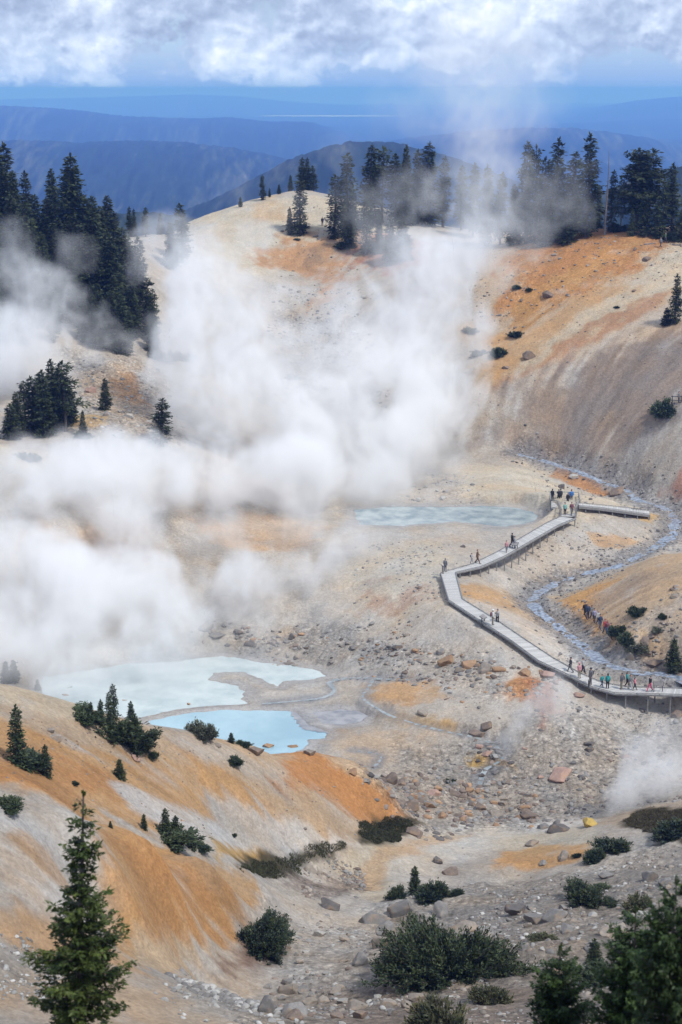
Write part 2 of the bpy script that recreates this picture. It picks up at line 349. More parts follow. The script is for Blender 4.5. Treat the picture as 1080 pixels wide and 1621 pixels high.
# (colour, outline in photo directions, feather m, strength, warp m, rockiness delta)
PAINT = [
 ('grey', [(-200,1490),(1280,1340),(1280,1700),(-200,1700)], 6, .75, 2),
 ('dark', [(420,1470),(640,1430),(900,1390),(1280,1300),(1280,1700),(420,1700)], 6, .40, 3),  # foreground greys: darker gravel, with some cloud shade mixed into the colour
 ('brown', [(520,1560),(700,1585),(850,1560),(900,1621),(500,1660)], 3, .5, 2),
 ('pale', [(250,1550),(420,1455),(560,1430),(640,1440),(560,1500),(430,1560),(380,1590)], 3, .8, 2),
 ('tan', [(280,1540),(360,1500),(430,1510),(420,1550),(340,1570)], 2, .5, 1.5),
 ('pale', [(0,1480),(260,1560),(460,1621),(0,1621)], 3, .5, 1),
 ('tan', [(-50,1515),(110,1540),(250,1560),(400,1640),(100,1640),(-50,1600)], 2, .6, 1.5),
 # nearer orange ridge
 ('white', [(-60,1278),(60,1278),(130,1292),(170,1340),(190,1420),(120,1470),(60,1440),(0,1400),(-60,1380)], 2, .75, 1.2),
 ('tan', [(-60,1330),(40,1350),(80,1400),(60,1420),(0,1390)], 1.2, .55, 1),
 ('ochre', [(30,1300),(70,1330),(110,1400),(70,1390),(20,1330)], .8, .5, .8),
 ('ochre', [(-60,1420),(60,1450),(150,1490),(200,1520),(60,1520),(-60,1470)], 1.2, .65, 1),
 ('grey', [(-60,1500),(80,1515),(60,1560),(-60,1570)], 1.2, .8, 1),
 ('ochre', [(150,1300),(250,1342),(330,1366),(400,1392),(440,1420),(420,1450),(360,1480),(300,1500),(250,1512),(180,1512),(150,1450),(140,1370)], 1.2, .9, 1.2),
 ('orange', [(170,1330),(260,1360),(360,1400),(380,1440),(300,1480),(220,1470),(180,1420)], 2, .5, 1.5),
 ('tan', [(260,1360),(360,1375),(430,1410),(400,1430),(330,1400)], 1.2, .6, 1),
 ('pale', [(400,1382),(450,1400),(498,1430),(470,1445),(430,1430)], 1, .85, .8),
 ('cream', [(190,1470),(270,1480),(330,1490),(260,1512),(190,1516)], .8, .6, .8),
 # farther orange ridge
 ('tan', [(-60,1085),(60,1092),(200,1140),(330,1176),(470,1190),(640,1290),(560,1330),(300,1250),(0,1150)], 2, .8, 1.5),
 ('cream', [(-60,1086),(80,1096),(190,1140),(160,1160),(60,1130),(-60,1120)], 1.5, .7, 1.2),
 ('ochre', [(-60,1130),(60,1150),(140,1185),(250,1215),(300,1235),(330,1290),(250,1330),(150,1290),(60,1260),(-60,1250)], 1.5, .85, 1.5),
 ('orange', [(-60,1180),(60,1190),(160,1215),(200,1260),(60,1250),(-60,1240)], 2, .6, 1.5),
 ('white', [(160,1240),(230,1255),(300,1290),(360,1320),(420,1345),(400,1372),(350,1345),(280,1310),(200,1280)], 1.2, .85, 1),
 ('gold', [(340,1340),(400,1345),(430,1362),(390,1372),(350,1362)], .7, .8, .7),
 ('ochre', [(230,1190),(330,1210),(420,1260),(470,1310),(420,1310),(330,1260),(240,1225)], 1.5, .7, 1),
 ('white', [(330,1262),(420,1270),(520,1300),(570,1330),(520,1352),(440,1340),(400,1310)], 1.2, .8, 1),
 ('pale', [(240,1155),(330,1180),(470,1215),(440,1235),(320,1205)], 1.2, .7, 1),
 ('orange', [(440,1190),(520,1206),(600,1250),(652,1288),(620,1312),(560,1290),(500,1250),(430,1215)], 1.6, .9, 1.2),
 # stream bed between ridges and middle mound
 ('brown', [(480,1385),(560,1380),(580,1410),(520,1430),(470,1410)], 1.5, .7, 1),
 ('cream', [(480,1372),(560,1338),(700,1312),(830,1306),(960,1310),(930,1340),(760,1345),(660,1390),(600,1425),(560,1420),(570,1390)], 1.5, .7, 1.2),
 ('white', [(640,1330),(760,1318),(820,1325),(760,1360),(680,1400),(640,1400)], 2, .5, 1.5),
 ('ochre', [(560,1392),(600,1350),(680,1322),(740,1322),(680,1340),(630,1370),(600,1410),(570,1412)], .9, .5, .8),
 ('white', [(690,1300),(860,1290),(930,1303),(840,1318),(700,1318)], 1.5, .7, 1),
 ('ochre', [(800,1352),(850,1338),(925,1335),(935,1352),(890,1372),(830,1380),(795,1370)], 1.2, .85, 1.2),
 ('grey', [(700,1400),(900,1380),(1100,1340),(1100,1480),(900,1440),(720,1440)], 3, .6, 2),
 ('tan', [(980,1290),(1080,1268),(1100,1290),(1020,1310),(940,1306)], 1.5, .6, 1),
 # basin floor
 ('grey', [(520,1180),(700,1170),(900,1150),(1100,1140),(1100,1290),(900,1300),(640,1300)], 4, .6, 3),
 ('wetgrey', [(240,1000),(560,980),(640,1040),(560,1060),(300,1030)], 3, .5, 2),
 ('pale', [(800,1120),(960,1110),(1080,1110),(1080,1160),(900,1180),(780,1150)], 3, .7, 2),
 ('ochre', [(586,1082),(640,1075),(700,1088),(705,1105),(660,1120),(600,1112)], 1.6, .75, 1.5),
 ('orange', [(800,1075),(850,1072),(870,1095),(850,1110),(810,1108)], 1.6, .85, 1.5),
 ('rust', [(850,1085),(890,1090),(880,1130),(850,1140),(840,1110)], 1.6, .6, 1.5),
 ('gold', [(590,1118),(650,1136),(720,1150),(715,1160),(640,1150),(590,1132)], .9, .6, .8),
 ('gold', [(745,1198),(800,1208),(810,1222),(770,1222),(740,1212)], .8, .8, .8),
 ('grey', [(500,1112),(600,1118),(640,1150),(560,1170),(500,1160)], 2, .6, 1.5),
 ('dark', [(510,1130),(575,1128),(580,1140),(520,1146)], 1, .6, 1),
 ('tan', [(500,1150),(600,1165),(700,1170),(690,1190),(560,1196),(500,1185)], 2, .45, 2),
 ('white', [(330,1070),(400,1080),(480,1085),(440,1110),(380,1105)], 2, .3, 1),
 # around the boardwalk
 ('cream', [(560,880),(690,860),(720,920),(740,980),(640,980),(560,940)], 4, .5, 3),
 ('rust', [(600,935),(680,930),(690,955),(620,962)], 3, .35, 3),
 ('tan', [(735,930),(790,925),(850,960),(880,1000),(830,1000),(760,955)], 2, .8, 1.5),
 ('ochre', [(735,925),(780,935),(810,960),(770,955),(740,940)], 1.4, .5, 1.2),
 ('white', [(760,955),(860,990),(960,1060),(1000,1090),(930,1070),(850,1020),(790,985)], 2, .55, 1.5),
 ('pale', [(790,880),(900,850),(980,870),(920,905),(840,915)], 2, .6, 2),
 ('ochre', [(930,840),(1000,850),(1025,862),(980,866),(940,856)], 1, .6, 1),
 ('gold', [(1000,805),(1045,815),(1030,828),(1005,820)], 1, .6, 1),
 ('cream', [(700,740),(860,745),(900,770),(1000,800),(930,830),(860,830),(860,800),(740,790)], 3, .7, 2),
 ('orange', [(880,740),(930,752),(975,776),(960,782),(910,768),(870,752)], 1.2, .85, 1),
 ('moss', [(660,705),(730,700),(745,715),(700,728),(660,722)], 2, .25, 2),
 # left bank beneath the steam
 ('ochre', [(20,840),(230,830),(240,900),(60,920)], 5, .35, 4),
 ('soil', [(120,850),(230,845),(225,880),(130,885)], 3, .35, 3),
 ('ochre', [(330,820),(430,805),(500,830),(480,860),(380,880),(330,860)], 3, .45, 3),
 ('cream', [(-60,690),(60,720),(140,760),(60,800),(-60,800)], 3, .8, 2),
 ('orange', [(190,590),(240,600),(238,640),(205,640),(180,615)], 3, .8, 2.5),
 ('tan', [(120,580),(230,570),(240,690),(140,650)], 4, .5, 3),
 ('gold', [(100,655),(160,660),(165,675),(100,672)], 1.5, .6, 1.5),
 # middle hill
 ('cream', [(290,330),(400,300),(620,300),(640,360),(560,420),(430,430),(340,470),(290,420)], 6, .9, 3),
 ('tan', [(400,325),(450,310),(460,345),(410,350)], 4, .6, 3),
 ('grey', [(430,480),(560,500),(620,640),(460,640)], 6, .5, 4),
 ('pale', [(420,560),(640,560),(640,740),(420,740)], 5, .5, 4),
 ('orange', [(420,395),(500,370),(560,380),(560,440),(500,480),(480,440),(430,420)], 4, .7, 4),
 ('rust', [(560,370),(640,375),(690,400),(640,430),(570,420)], 4, .75, 4),
 ('dark', [(480,395),(520,390),(520,430),(490,430)], 3, .4, 3),
 # right slope, banded along the fall line
 ('tan', [(800,370),(1100,360),(1100,520),(960,560),(760,640),(740,560)], 5, .8, 3),
 ('orange', [(830,380),(900,366),(1010,362),(1075,372),(1050,400),(1000,428),(900,465),(820,520),(790,510),(800,440)], 3, .85, 3),
 ('ochre', [(1000,380),(960,425),(880,470),(820,530),(790,600),(770,560),(800,500),(900,430)], 3, .7, 2.5),
 ('cream', [(1040,405),(1110,385),(1110,440),(1020,485),(900,535),(820,590),(860,530),(960,470)], 3, .65, 2.5),
 ('ochre', [(1000,425),(900,470),(830,530),(790,590),(800,600),(850,545),(920,500),(1000,455)], 2.5, .5, 2.5),
 ('tan', [(1070,452),(1000,480),(900,535),(830,590),(770,640),(790,650),(860,600),(960,545),(1060,490)], 2.4, .75, 2.5),
 ('rust', [(1070,458),(1000,486),(900,541),(830,596),(800,625),(840,605),(900,560),(960,530),(1060,480)], 2.4, .4, 3),
 ('pale', [(1100,470),(1000,510),(900,560),(800,625),(770,640),(800,640),(900,590),(1000,530),(1100,500)], 2, .5, 2),
 ('brown', [(1110,500),(1040,520),(940,570),(840,620),(750,660),(735,700),(850,728),(960,752),(1000,740),(1050,690),(1110,640)], 4, .78, 3),
 ('cream', [(740,655),(800,640),(860,660),(800,690),(740,680)], 3, .3, 3),
 ('pale', [(960,740),(1020,700),(1100,650),(1100,700),(1040,740),(990,760)], 2, .6, 2),
 ('rust', [(1060,745),(1110,700),(1110,790),(1070,790)], 1.6, .6, 1.5),
 # walkers' slope
 ('tan', [(880,945),(1000,895),(1110,860),(1110,1080),(1020,1060),(960,1010),(900,980)], 2, .85, 1.2),
 ('ochre', [(888,950),(930,930),(990,912),(940,945),(935,975),(975,1005),(960,1010),(915,985),(892,970)], 1.2, .9, .8),
 ('brown', [(940,935),(1040,900),(1050,920),(960,965)], 1.5, .4, 1.5),
 ('pale', [(1020,980),(1100,930),(1100,1050),(1060,1060)], 2, .45, 2),
]
PAINT += [('moss', [(380,1380),(400,1360),(440,1356),(470,1343),(500,1335),(550,1332),(548,1348),(510,1360),(480,1368),(470,1382),(420,1392)], .8, .95, .6),
 ('moss', [(562,1314),(590,1298),(640,1293),(666,1303),(642,1320),(630,1334),(600,1340),(573,1332)], .8, .95, .6),
 ('moss', [(986,1302),(1010,1282),(1060,1280),(1110,1288),(1110,1347),(1060,1332),(1020,1320),(1000,1314)], .8, .95, .8),
 ('pale', [(440,1455),(560,1432),(640,1428),(600,1480),(560,1530),(470,1560),(400,1560),(430,1500)], 2.5, .4, 2),
 ('soil', [(370,1505),(440,1490),(450,1520),(390,1540),(340,1545)], 1.2, .75, 1)]  # purple brown patch below and left of the round shrub
ROCKY = [   # rough ground
 ([(300,975),(560,985),(700,1020),(800,1075),(900,1090),(870,1120),(760,1100),(640,1060),(520,1050),(380,1020)], .8),
 ([(520,1200),(650,1180),(800,1150),(1000,1150),(1100,1150),(1100,1270),(960,1290),(900,1300),(650,1310),(560,1240)], 1.0),
 ([(450,1460),(640,1420),(760,1390),(900,1380),(1100,1300),(1100,1660),(400,1660),(430,1560)], .8),
 ([(260,1545),(420,1590),(460,1640),(330,1600)], 1.0),
 ([(-60,1520),(100,1530),(80,1570),(-60,1570)], .8),
 ([(430,480),(560,500),(600,640),(440,640)], 1.0),
 ([(480,1380),(570,1375),(580,1420),(500,1425)], 1.0),
 ([(100,560),(260,570),(290,700),(120,690)], 1.0),
 ([(700,760),(740,755),(740,790),(690,790)], .6),
 ([(800,380),(1080,370),(1080,420),(900,470),(800,520)], .5),
 ([(960,760),(1030,780),(1000,800),(950,780)], .8),
 ([(990,980),(1080,930),(1080,1050),(1040,1060)], .6),
]
# the boardwalk's course, kept a little above the ground; the ground under it is graded
def clear_z(px, py, c):
    u = (px-540)/FPX; v = -(py-810.5)/FPX; dy = CP+v*SP; dz = -SP+v*CP
    Ys = np.arange(130, 290, .2); t = Ys/dy; d = EYE+dz*t-hz(u*t, Ys)-c; i = int(np.argmax(d < 0)); return float(EYE+dz*t[i])
def deck_levels(U, L, c, sm=2):
    z = np.array([np.mean([clear_z(a[0]*(1-t)+b2[0]*t, a[1]*(1-t)+b2[1]*t, c_) for t in (0, .5, 1)]) for (a, b2, c_) in zip(U, L, c)])
    for _ in range(sm): z[1:-1] = .25*z[:-2]+.5*z[1:-1]+.25*z[2:]
    return z
Ulo = [(722,907),(733,949),(787,982),(834,1014),(878,1043),(921,1067),(957,1082),(997,1088),(1080,1090),(1150,1092)]
Llo = [(697,908),(710,951),(759,983),(809,1015),(852,1047),(903,1071),(935,1088),(972,1098),(1080,1101),(1150,1103)]
Uup = [(697,907.5),(748,893),(787,874),(831,848),(867,827),(887,818)]
Lup = [(722,907),(762,898),(800,881),(845,855),(885,832),(912,821)]
Urp = [(916,796.5),(960,800.5),(1000,805),(1028,809)]; Lrp = [(917,801),(960,805.5),(1000,811),(1029,815)]
Zlo = deck_levels(Ulo, Llo, [.7]+[.45]*9); Zup = deck_levels(Uup, Lup, [.7,1.1,1.3,1.3,1.1,.9]); Zup[0] = Zlo[0]; Zrp = deck_levels(Urp, Lrp, [.8,.7,.7,.7])
PZ = float(Zup[-1]); print('decks', Zlo, Zup, Zrp)
for U, L, Z, cl in ((Ulo, Llo, Zlo, .34), (Uup, Lup, Zup, .5), (Urp, Lrp, Zrp, .45)):
    for i in range(len(U)-1):
        n_ = 30
        for k_ in range(n_+1):
            t = k_/n_; z = Z[i]*(1-t)+Z[i+1]*t
            for w_ in (-.15, .1, .35, .6, .85, 1.15):
                ax_ = U[i][0]*(1-t)+U[i+1][0]*t; ay_ = U[i][1]*(1-t)+U[i+1][1]*t; bx_ = L[i][0]*(1-t)+L[i+1][0]*t; by_ = L[i][1]*(1-t)+L[i+1][1]*t
                q = at_level(ax_+(bx_-ax_)*w_, ay_+(by_-ay_)*w_, z); j_ = int((q[0]-GX0)/GS); r_ = int((q[1]-GY0)/GS)
                if not (2 < r_ < ZG.shape[0]-3 and 2 < j_ < ZG.shape[1]-3): continue
                b_ = ZG[r_-1:r_+3, j_-1:j_+3]; b_[:] = np.minimum(b_, z-cl)
# streaks down the fall line
dzy, dzx = np.gradient(bil(Z2, XX, YY, GX0, GY0, 1.0), GS)
gl = np.hypot(dzx, dzy)+1e-6; fxn, fyn = dzx/gl, dzy/gl
NS = fbm2(XX/.75, YY/.75, 3, 77, .75)
acc = NS.copy(); wsum = 1.0
for sgn in (1, -1):
    px_, py_ = XX.copy(), YY.copy()
    for k in range(8):
        vx = bil(fxn, px_, py_, GX0, GY0, GS); vy = bil(fyn, px_, py_, GX0, GY0, GS)
        px_ += sgn*vx*.6; py_ += sgn*vy*.6
        wk = 1-k/10; acc += wk*bil(NS, px_, py_, GX0, GY0, GS); wsum += wk
LIC = acc/wsum; LIC = LIC/ LIC.std()
STEEP = gl

def grid_axis(segs):
    out = []
    for a, b, st in segs: out.append(np.arange(a, b-1e-6, st))
    return np.concatenate(out+[np.array([segs[-1][1]])])
QL = 1.0 if 'lowgrid' not in TEST else 2.0
ys = grid_axis([(3, 40, .8*QL), (40, 66, .3*QL), (66, 145, .125*QL), (145, 262, .22*QL), (262, 330, .40*QL), (330, 420, .7*QL)])
us = np.concatenate([np.arange(-.42, -.225, .004), np.arange(-.225, .225, .00072*QL), np.arange(.225, .4201, .004)])
VX, VY = np.meshgrid(us, ys); VX = VX*(VY*CP+12)      # fan of columns: finest where it is nearest
VX = VX.astype(np.float64); VY = VY.astype(np.float64)
base = hz(VX, VY)
lic = bil(LIC, VX, VY, GX0, GY0, GS).astype(F32); steep = bil(STEEP, VX, VY, GX0, GY0, GS).astype(F32)
wx1 = fbm2(VX/5, VY/5, 5, 201, .6); wy1 = fbm2(VX/5, VY/5, 5, 202, .6)
wx2 = fbm2(VX/.8, VY/.8, 3, 203); wy2 = fbm2(VX/.8, VY/.8, 3, 204)
def zone(P, feather, warp):
    Pw = poly_px(P); m = feather+warp*2+1
    x0, y0 = Pw.min(0)-m; x1, y1 = Pw.max(0)+m
    i0, i1 = np.searchsorted(ys, (y0, y1)); i1 = min(i1+1, len(ys)); i0 = max(i0-1, 0)
    if i1 <= i0: return None
    xs_ = VX[i0:i1]; jm = ((xs_ > x0) & (xs_ < x1)).any(0)
    if not jm.any(): return None
    j0, j1 = int(np.argmax(jm)), int(len(jm)-np.argmax(jm[::-1]))
    s = (slice(i0, i1), slice(j0, j1))
    st = lic[s]*np.clip(steep[s]*1.5, 0, 1)*feather*.28
    d = sdist_poly(Pw, VX[s]+wx1[s]*warp*2+wx2[s]*warp*.35, VY[s]+wy1[s]*warp*2+wy2[s]*warp*.35) + st
    return s, sstep(feather*.6, -feather*.6, d).astype(F32)
COL = np.empty(VX.shape+(3,), F32); COL[:] = PAL['pale']*.95
mix0 = sstep(-.3, .5, fbm2(VX/14, VY/14, 4, 210))[..., None]; COL = COL*(1-mix0*.5)+PAL['grey']*mix0*.5
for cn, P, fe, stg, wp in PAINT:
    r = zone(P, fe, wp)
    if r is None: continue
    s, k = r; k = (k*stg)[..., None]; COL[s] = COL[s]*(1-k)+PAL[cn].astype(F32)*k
RK = np.zeros(VX.shape, F32)
for P, stg in ROCKY:
    r = zone(P, 3, 2)
    if r is None: continue
    s, k = r; RK[s] = np.maximum(RK[s], k*stg)
# wet ground by water
WET = np.zeros(VX.shape, F32)
for nm, z, W_ in POLYS:
    x0, y0 = W_.min(0)-5; x1, y1 = W_.max(0)+5
    i0, i1 = np.searchsorted(ys, (y0, y1)); s = slice(i0, i1)
    d = sdist_poly(W_, VX[s], VY[s]); WET[s] = np.maximum(WET[s], sstep(2.2, 0, d+wx1[s]*1.5)*.8)
for nm, hw, Q, zz in SLINES:
    x0, y0 = Q.min(0)-8; x1, y1 = Q.max(0)+8
    i0, i1 = np.searchsorted(ys, (y0, y1)); s = slice(i0, i1)
    d = dist_line(Q[::2], VX[s], VY[s]); kk = sstep(hw*2.4+.3, hw*.9, d+wx1[s]*hw*1.2)
    WET[s] = np.maximum(WET[s], kk*.9)
    if nm == 'creek': RK[s] = np.maximum(RK[s], sstep(hw*3+1, hw, d+wx1[s]*2)*.9)
kw = WET[..., None]*.6; COL = COL*(1-kw)+(PAL['slate'].astype(F32)*.85)*kw
# texture of the ground itself: streaky crust, gravel speckle, darker stones where rough
grain = fbm2(VX/.32, VY/.32, 3, 221, .7); mid = fbm2(VX/1.6, VY/1.6, 5, 222, .68); big = fbm2(VX/7, VY/7, 4, 223)
steepk = np.clip(steep*1.6, 0, 1)
tone = 1 + .20*mid + .10*big + .16*grain*(.5+RK) + .045*lic*steepk*(1-.5*RK)
spk = sstep(.30, .62, fbm2(VX/.55, VY/.55, 3, 231, .75)); tone = tone*(1-.34*spk*(.28+.72*RK))
spw = sstep(.35, .7, fbm2(VX/.7, VY/.7, 3, 237, .7)); tone = tone*(1+.22*spw*(.2+.8*RK))
tone = tone*(1-.09*sstep(.8, 2.2, -lic*steepk))
COL = COL*tone[..., None]
hue = fbm2(VX/3.3, VY/3.3, 4, 240, .6)[..., None]*np.array([.10, .0, -.13], F32); COL = COL*(1+hue)
# crust patches leached white and iron-stained bands following the slope
wp_ = sstep(.15, .75, fbm2(VX/4.5, VY/4.5, 5, 250, .62)+.07*lic*steepk)[..., None]*.42
COL = COL*(1-wp_)+PAL['white'].astype(F32)*.92*wp_
ip = sstep(.22, .8, fbm2(VX/6.5, VY/6.5, 5, 255, .6)+.08*lic*steepk)[..., None]*.38
COL = COL*(1-ip)+PAL['tan'].astype(F32)*ip
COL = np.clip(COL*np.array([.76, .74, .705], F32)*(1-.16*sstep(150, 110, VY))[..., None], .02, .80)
# fine relief
rill = lic*steepk
disp = .06*mid + .035*fbm2(VX/.5, VY/.5, 3, 260) - .035*sstep(.8, 2.3, -rill)*(1-RK*.5)
disp += RK*(.34*(ridged2(VX/2.6, VY/2.6, 4, 270)-.5) + .14*np.clip(fbm2(VX/.75, VY/.75, 3, 272, .6), -.2, 1))
SHORE = []
calm = np.zeros(VX.shape, F32)
for nm, z, W_ in POLYS:
    x0, y0 = W_.min(0)-3; x1, y1 = W_.max(0)+3
    i0, i1 = np.searchsorted(ys, (y0, y1)); s = slice(i0, i1)
    dd_ = sdist_poly(W_, VX[s], VY[s])+.55*wx1[s]+.28*wx2[s]+.5*wy1[s]; SHORE.append((s, dd_, z, nm)); calm[s] = np.maximum(calm[s], sstep(1.6, .1, dd_))
disp = disp*(1-calm*.93)
VZ = base+disp*sstep(10, 30, VY)
for s_, dd_, z, nm in SHORE:
    zt = z-.30+.26*sstep(-1.6, 0, dd_)+.05*np.clip(dd_, 0, 4)+.012*mid[s_]; k = sstep(2.6, .5, dd_); VZ[s_] = VZ[s_]*(1-k)+zt*k
    rim = (sstep(1.3, .3, dd_)*sstep(-.4, .1, dd_)*(.55+.45*mid[s_]))[..., None]*.55; COL[s_] = COL[s_]*(1-rim)+PAL['white'].astype(F32)*.72*rim
for nm, hw, Q, zz in SLINES:
    if nm == 'creek': continue
    x0, y0 = Q.min(0)-3; x1, y1 = Q.max(0)+3; i0, i1 = np.searchsorted(ys, (y0, y1)); xm = ((VX[i0:i1] > x0) & (VX[i0:i1] < x1)).any(0); j0, j1 = int(np.argmax(xm)), int(len(xm)-np.argmax(xm[::-1])); s_ = (slice(i0, i1), slice(j0, j1))
    best = np.full(VX[s_].shape, 1e9); bz = np.zeros(VX[s_].shape)
    for q, z in zip(Q, zz): d = np.hypot(VX[s_]-q[0], VY[s_]-q[1]); m_ = d < best; best = np.where(m_, d, best); bz = np.where(m_, z, bz)
    k = sstep(hw*2.2+.35, hw*1.05, best+.12*wx2[s_]); VZ[s_] = VZ[s_]*(1-k)+(bz-.13+.04*mid[s_])*k

def grid_mesh(name, X, Y_, Z_, color=None, extra=None):
    nr, nc = X.shape
    me = bpy.data.meshes.new(name)
    co = np.stack([X, Y_, Z_], -1).reshape(-1, 3).astype(F32)
    idx = np.arange(nr*nc).reshape(nr, nc)
    q = np.stack([idx[:-1, :-1], idx[:-1, 1:], idx[1:, 1:], idx[1:, :-1]], -1).reshape(-1, 4).astype(np.int32)
    me.vertices.add(len(co)); me.vertices.foreach_set('co', co.ravel())
    me.loops.add(q.size); me.loops.foreach_set('vertex_index', q.ravel())
    me.polygons.add(len(q)); me.polygons.foreach_set('loop_start', np.arange(0, q.size, 4, dtype=np.int32))
    me.update(calc_edges=True)
    me.polygons.foreach_set('use_smooth', np.ones(len(q), bool))
    if color is not None:
        a = me.color_attributes.new('tint', 'FLOAT_COLOR', 'POINT')
        c4 = np.ones((len(co), 4), F32); c4[:, :3] = color.reshape(-1, 3); a.data.foreach_set('color', c4.ravel())
    for k, v in (extra or {}).items():
        a = me.attributes.new(k, 'FLOAT', 'POINT'); a.data.foreach_set('value', v.reshape(-1).astype(F32))
    ob = bpy.data.objects.new(name, me); col.objects.link(ob); return ob
def mat(name):
    m = bpy.data.materials.new(name); m.use_nodes = True
    return m, m.node_tree, m.node_tree.nodes['Principled BSDF']
def tag(o, label=None, cat=None, group=None, kind=None):
    if label: o['label'] = label
    if cat: o['category'] = cat
    if group: o['group'] = group
    if kind: o['kind'] = kind
    return o
def objnoise(nt, scale, detail=5, rough=.6, coord='Object'):
    t = nt.nodes.new('ShaderNodeTexCoord'); n = nt.nodes.new('ShaderNodeTexNoise'); setin(n, 'Scale', scale); setin(n, 'Detail', detail); setin(n, 'Roughness', rough)
    nt.links.new(t.outputs[coord], n.inputs['Vector']); return n.outputs[0]
m_ground, nt, b = mat('mineral_ground')
at = nt.nodes.new('ShaderNodeAttribute'); at.attribute_name = 'tint'
wt = nt.nodes.new('ShaderNodeAttribute'); wt.attribute_name = 'wet'
f1 = objnoise(nt, 9.0, 6, .7); f2 = objnoise(nt, 2.3, 8, .72)
rk_ = nt.nodes.new('ShaderNodeAttribute'); rk_.attribute_name = 'rocky'
def cells(scale):
    tcn = nt.nodes.new('ShaderNodeTexCoord'); nz = nt.nodes.new('ShaderNodeTexNoise'); setin(nz, 'Scale', scale*.8); setin(nz, 'Detail', 3)
    va_ = nt.nodes.new('ShaderNodeVectorMath'); va_.operation = 'SCALE'; nt.links.new(nz.outputs['Color'], va_.inputs[0]); va_.inputs['Scale'].default_value = .55/scale
    vb_ = nt.nodes.new('ShaderNodeVectorMath'); vb_.operation = 'ADD'; nt.links.new(tcn.outputs['Object'], vb_.inputs[0]); nt.links.new(va_.outputs[0], vb_.inputs[1]); nt.links.new(tcn.outputs['Object'], nz.inputs['Vector'])
    vo = nt.nodes.new('ShaderNodeTexVoronoi'); setin(vo, 'Scale', scale); nt.links.new(vb_.outputs[0], vo.inputs['Vector']); s3 = nt.nodes.new('ShaderNodeSeparateColor'); nt.links.new(vo.outputs['Color'], s3.inputs[0]); return vo.outputs['Distance'], s3.outputs[0]
d1_, r1_ = cells(1.9); d2_, r2_ = cells(5.5)
patch = mth(nt, 'MULTIPLY_ADD', f2, 4.5, -1.9, clamp=True); rkm = mth(nt, 'MULTIPLY', rk_.outputs['Fac'], mth(nt, 'MULTIPLY_ADD', patch, .8, .2))
crev = mth(nt, 'MULTIPLY_ADD', d1_, -.9, 1.25, clamp=True)
kc = mth(nt, 'MULTIPLY', mth(nt, 'MULTIPLY_ADD', r1_, .55, .68), mth(nt, 'MULTIPLY', crev, mth(nt, 'MULTIPLY_ADD', r2_, .7, .68)))
kf = mth(nt, 'MULTIPLY_ADD', mth(nt, 'SUBTRACT', kc, 1.0), rkm, 1.0)
g2 = mth(nt, 'MULTIPLY_ADD', mth(nt, 'SUBTRACT', mth(nt, 'MULTIPLY_ADD', r2_, .5, .75), 1.0), .5, 1.0)
k1 = mth(nt, 'MULTIPLY_ADD', f1, .42, .79); k2 = mth(nt, 'MULTIPLY_ADD', f2, .70, .65)
nt.links.new(mixc(nt, 1.0, at.outputs['Color'], mth(nt, 'MULTIPLY', mth(nt, 'MULTIPLY', k1, k2), mth(nt, 'MULTIPLY', kf, g2)), 'MULTIPLY'), b.inputs['Base Color'])
nt.links.new(mth(nt, 'MULTIPLY_ADD', wt.outputs['Fac'], -.5, .92), b.inputs['Roughness'])
setin(b, 'Specular IOR Level', .3)
bp = nt.nodes.new('ShaderNodeBump'); setin(bp, 'Strength', .8); setin(bp, 'Distance', .22)
hb = mth(nt, 'MULTIPLY', rkm, mth(nt, 'ADD', mth(nt, 'MULTIPLY', d1_, -1.0), mth(nt, 'MULTIPLY', d2_, -.4)))
nt.links.new(mth(nt, 'ADD', hb, mth(nt, 'ADD', mth(nt, 'MULTIPLY', f1, .35), f2)), bp.inputs['Height']); nt.links.new(bp.outputs[0], b.inputs['Normal'])
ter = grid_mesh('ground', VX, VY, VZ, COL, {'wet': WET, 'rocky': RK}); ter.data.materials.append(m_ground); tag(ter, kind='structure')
TXY = None
def topz(x, y):
    """height of the finished ground under a point"""
    r = np.clip(np.searchsorted(ys, y)-1, 0, len(ys)-2); u = x/(y*CP+12); c = np.clip(np.searchsorted(us, u)-1, 0, len(us)-2)
    return float(VZ[r:r+2, c:c+2].max())
def lowz(x, y):
    r = np.clip(np.searchsorted(ys, y)-1, 0, len(ys)-2); u = x/(y*CP+12); c = np.clip(np.searchsorted(us, u)-1, 0, len(us)-2)
    return float(VZ[r:r+2, c:c+2].mean())

# ------------------------------------------------------------------ water
def water_mat(name, c1, c2, rough, scale, bump=.02, spec=.5):
    m, nt, b = mat(name)
    n = objnoise(nt, scale, 5, .6)
    nt.links.new(ramp(nt, n, [(.35, c1), (.62, c2)]), b.inputs['Base Color']); setin(b, 'Roughness', rough); setin(b, 'Specular IOR Level', spec)
    bp = nt.nodes.new('ShaderNodeBump'); setin(bp, 'Strength', .3); setin(bp, 'Distance', bump)
    nt.links.new(objnoise(nt, 5.0, 3), bp.inputs['Height']); nt.links.new(bp.outputs[0], b.inputs['Normal'])
    return m
WM = {'milky': water_mat('milky_water', C('a2b0b2'), C('bac4c3'), .22, .3), 'blue': water_mat('blue_water', C('86a6b3'), C('9dbac4'), .15, .12),
      'upper': water_mat('grey_water', C('6d8088'), C('a3adad'), .25, .45), 'mud': water_mat('mud_water', C('6f7077'), C('9b9a9c'), .3, .6)}
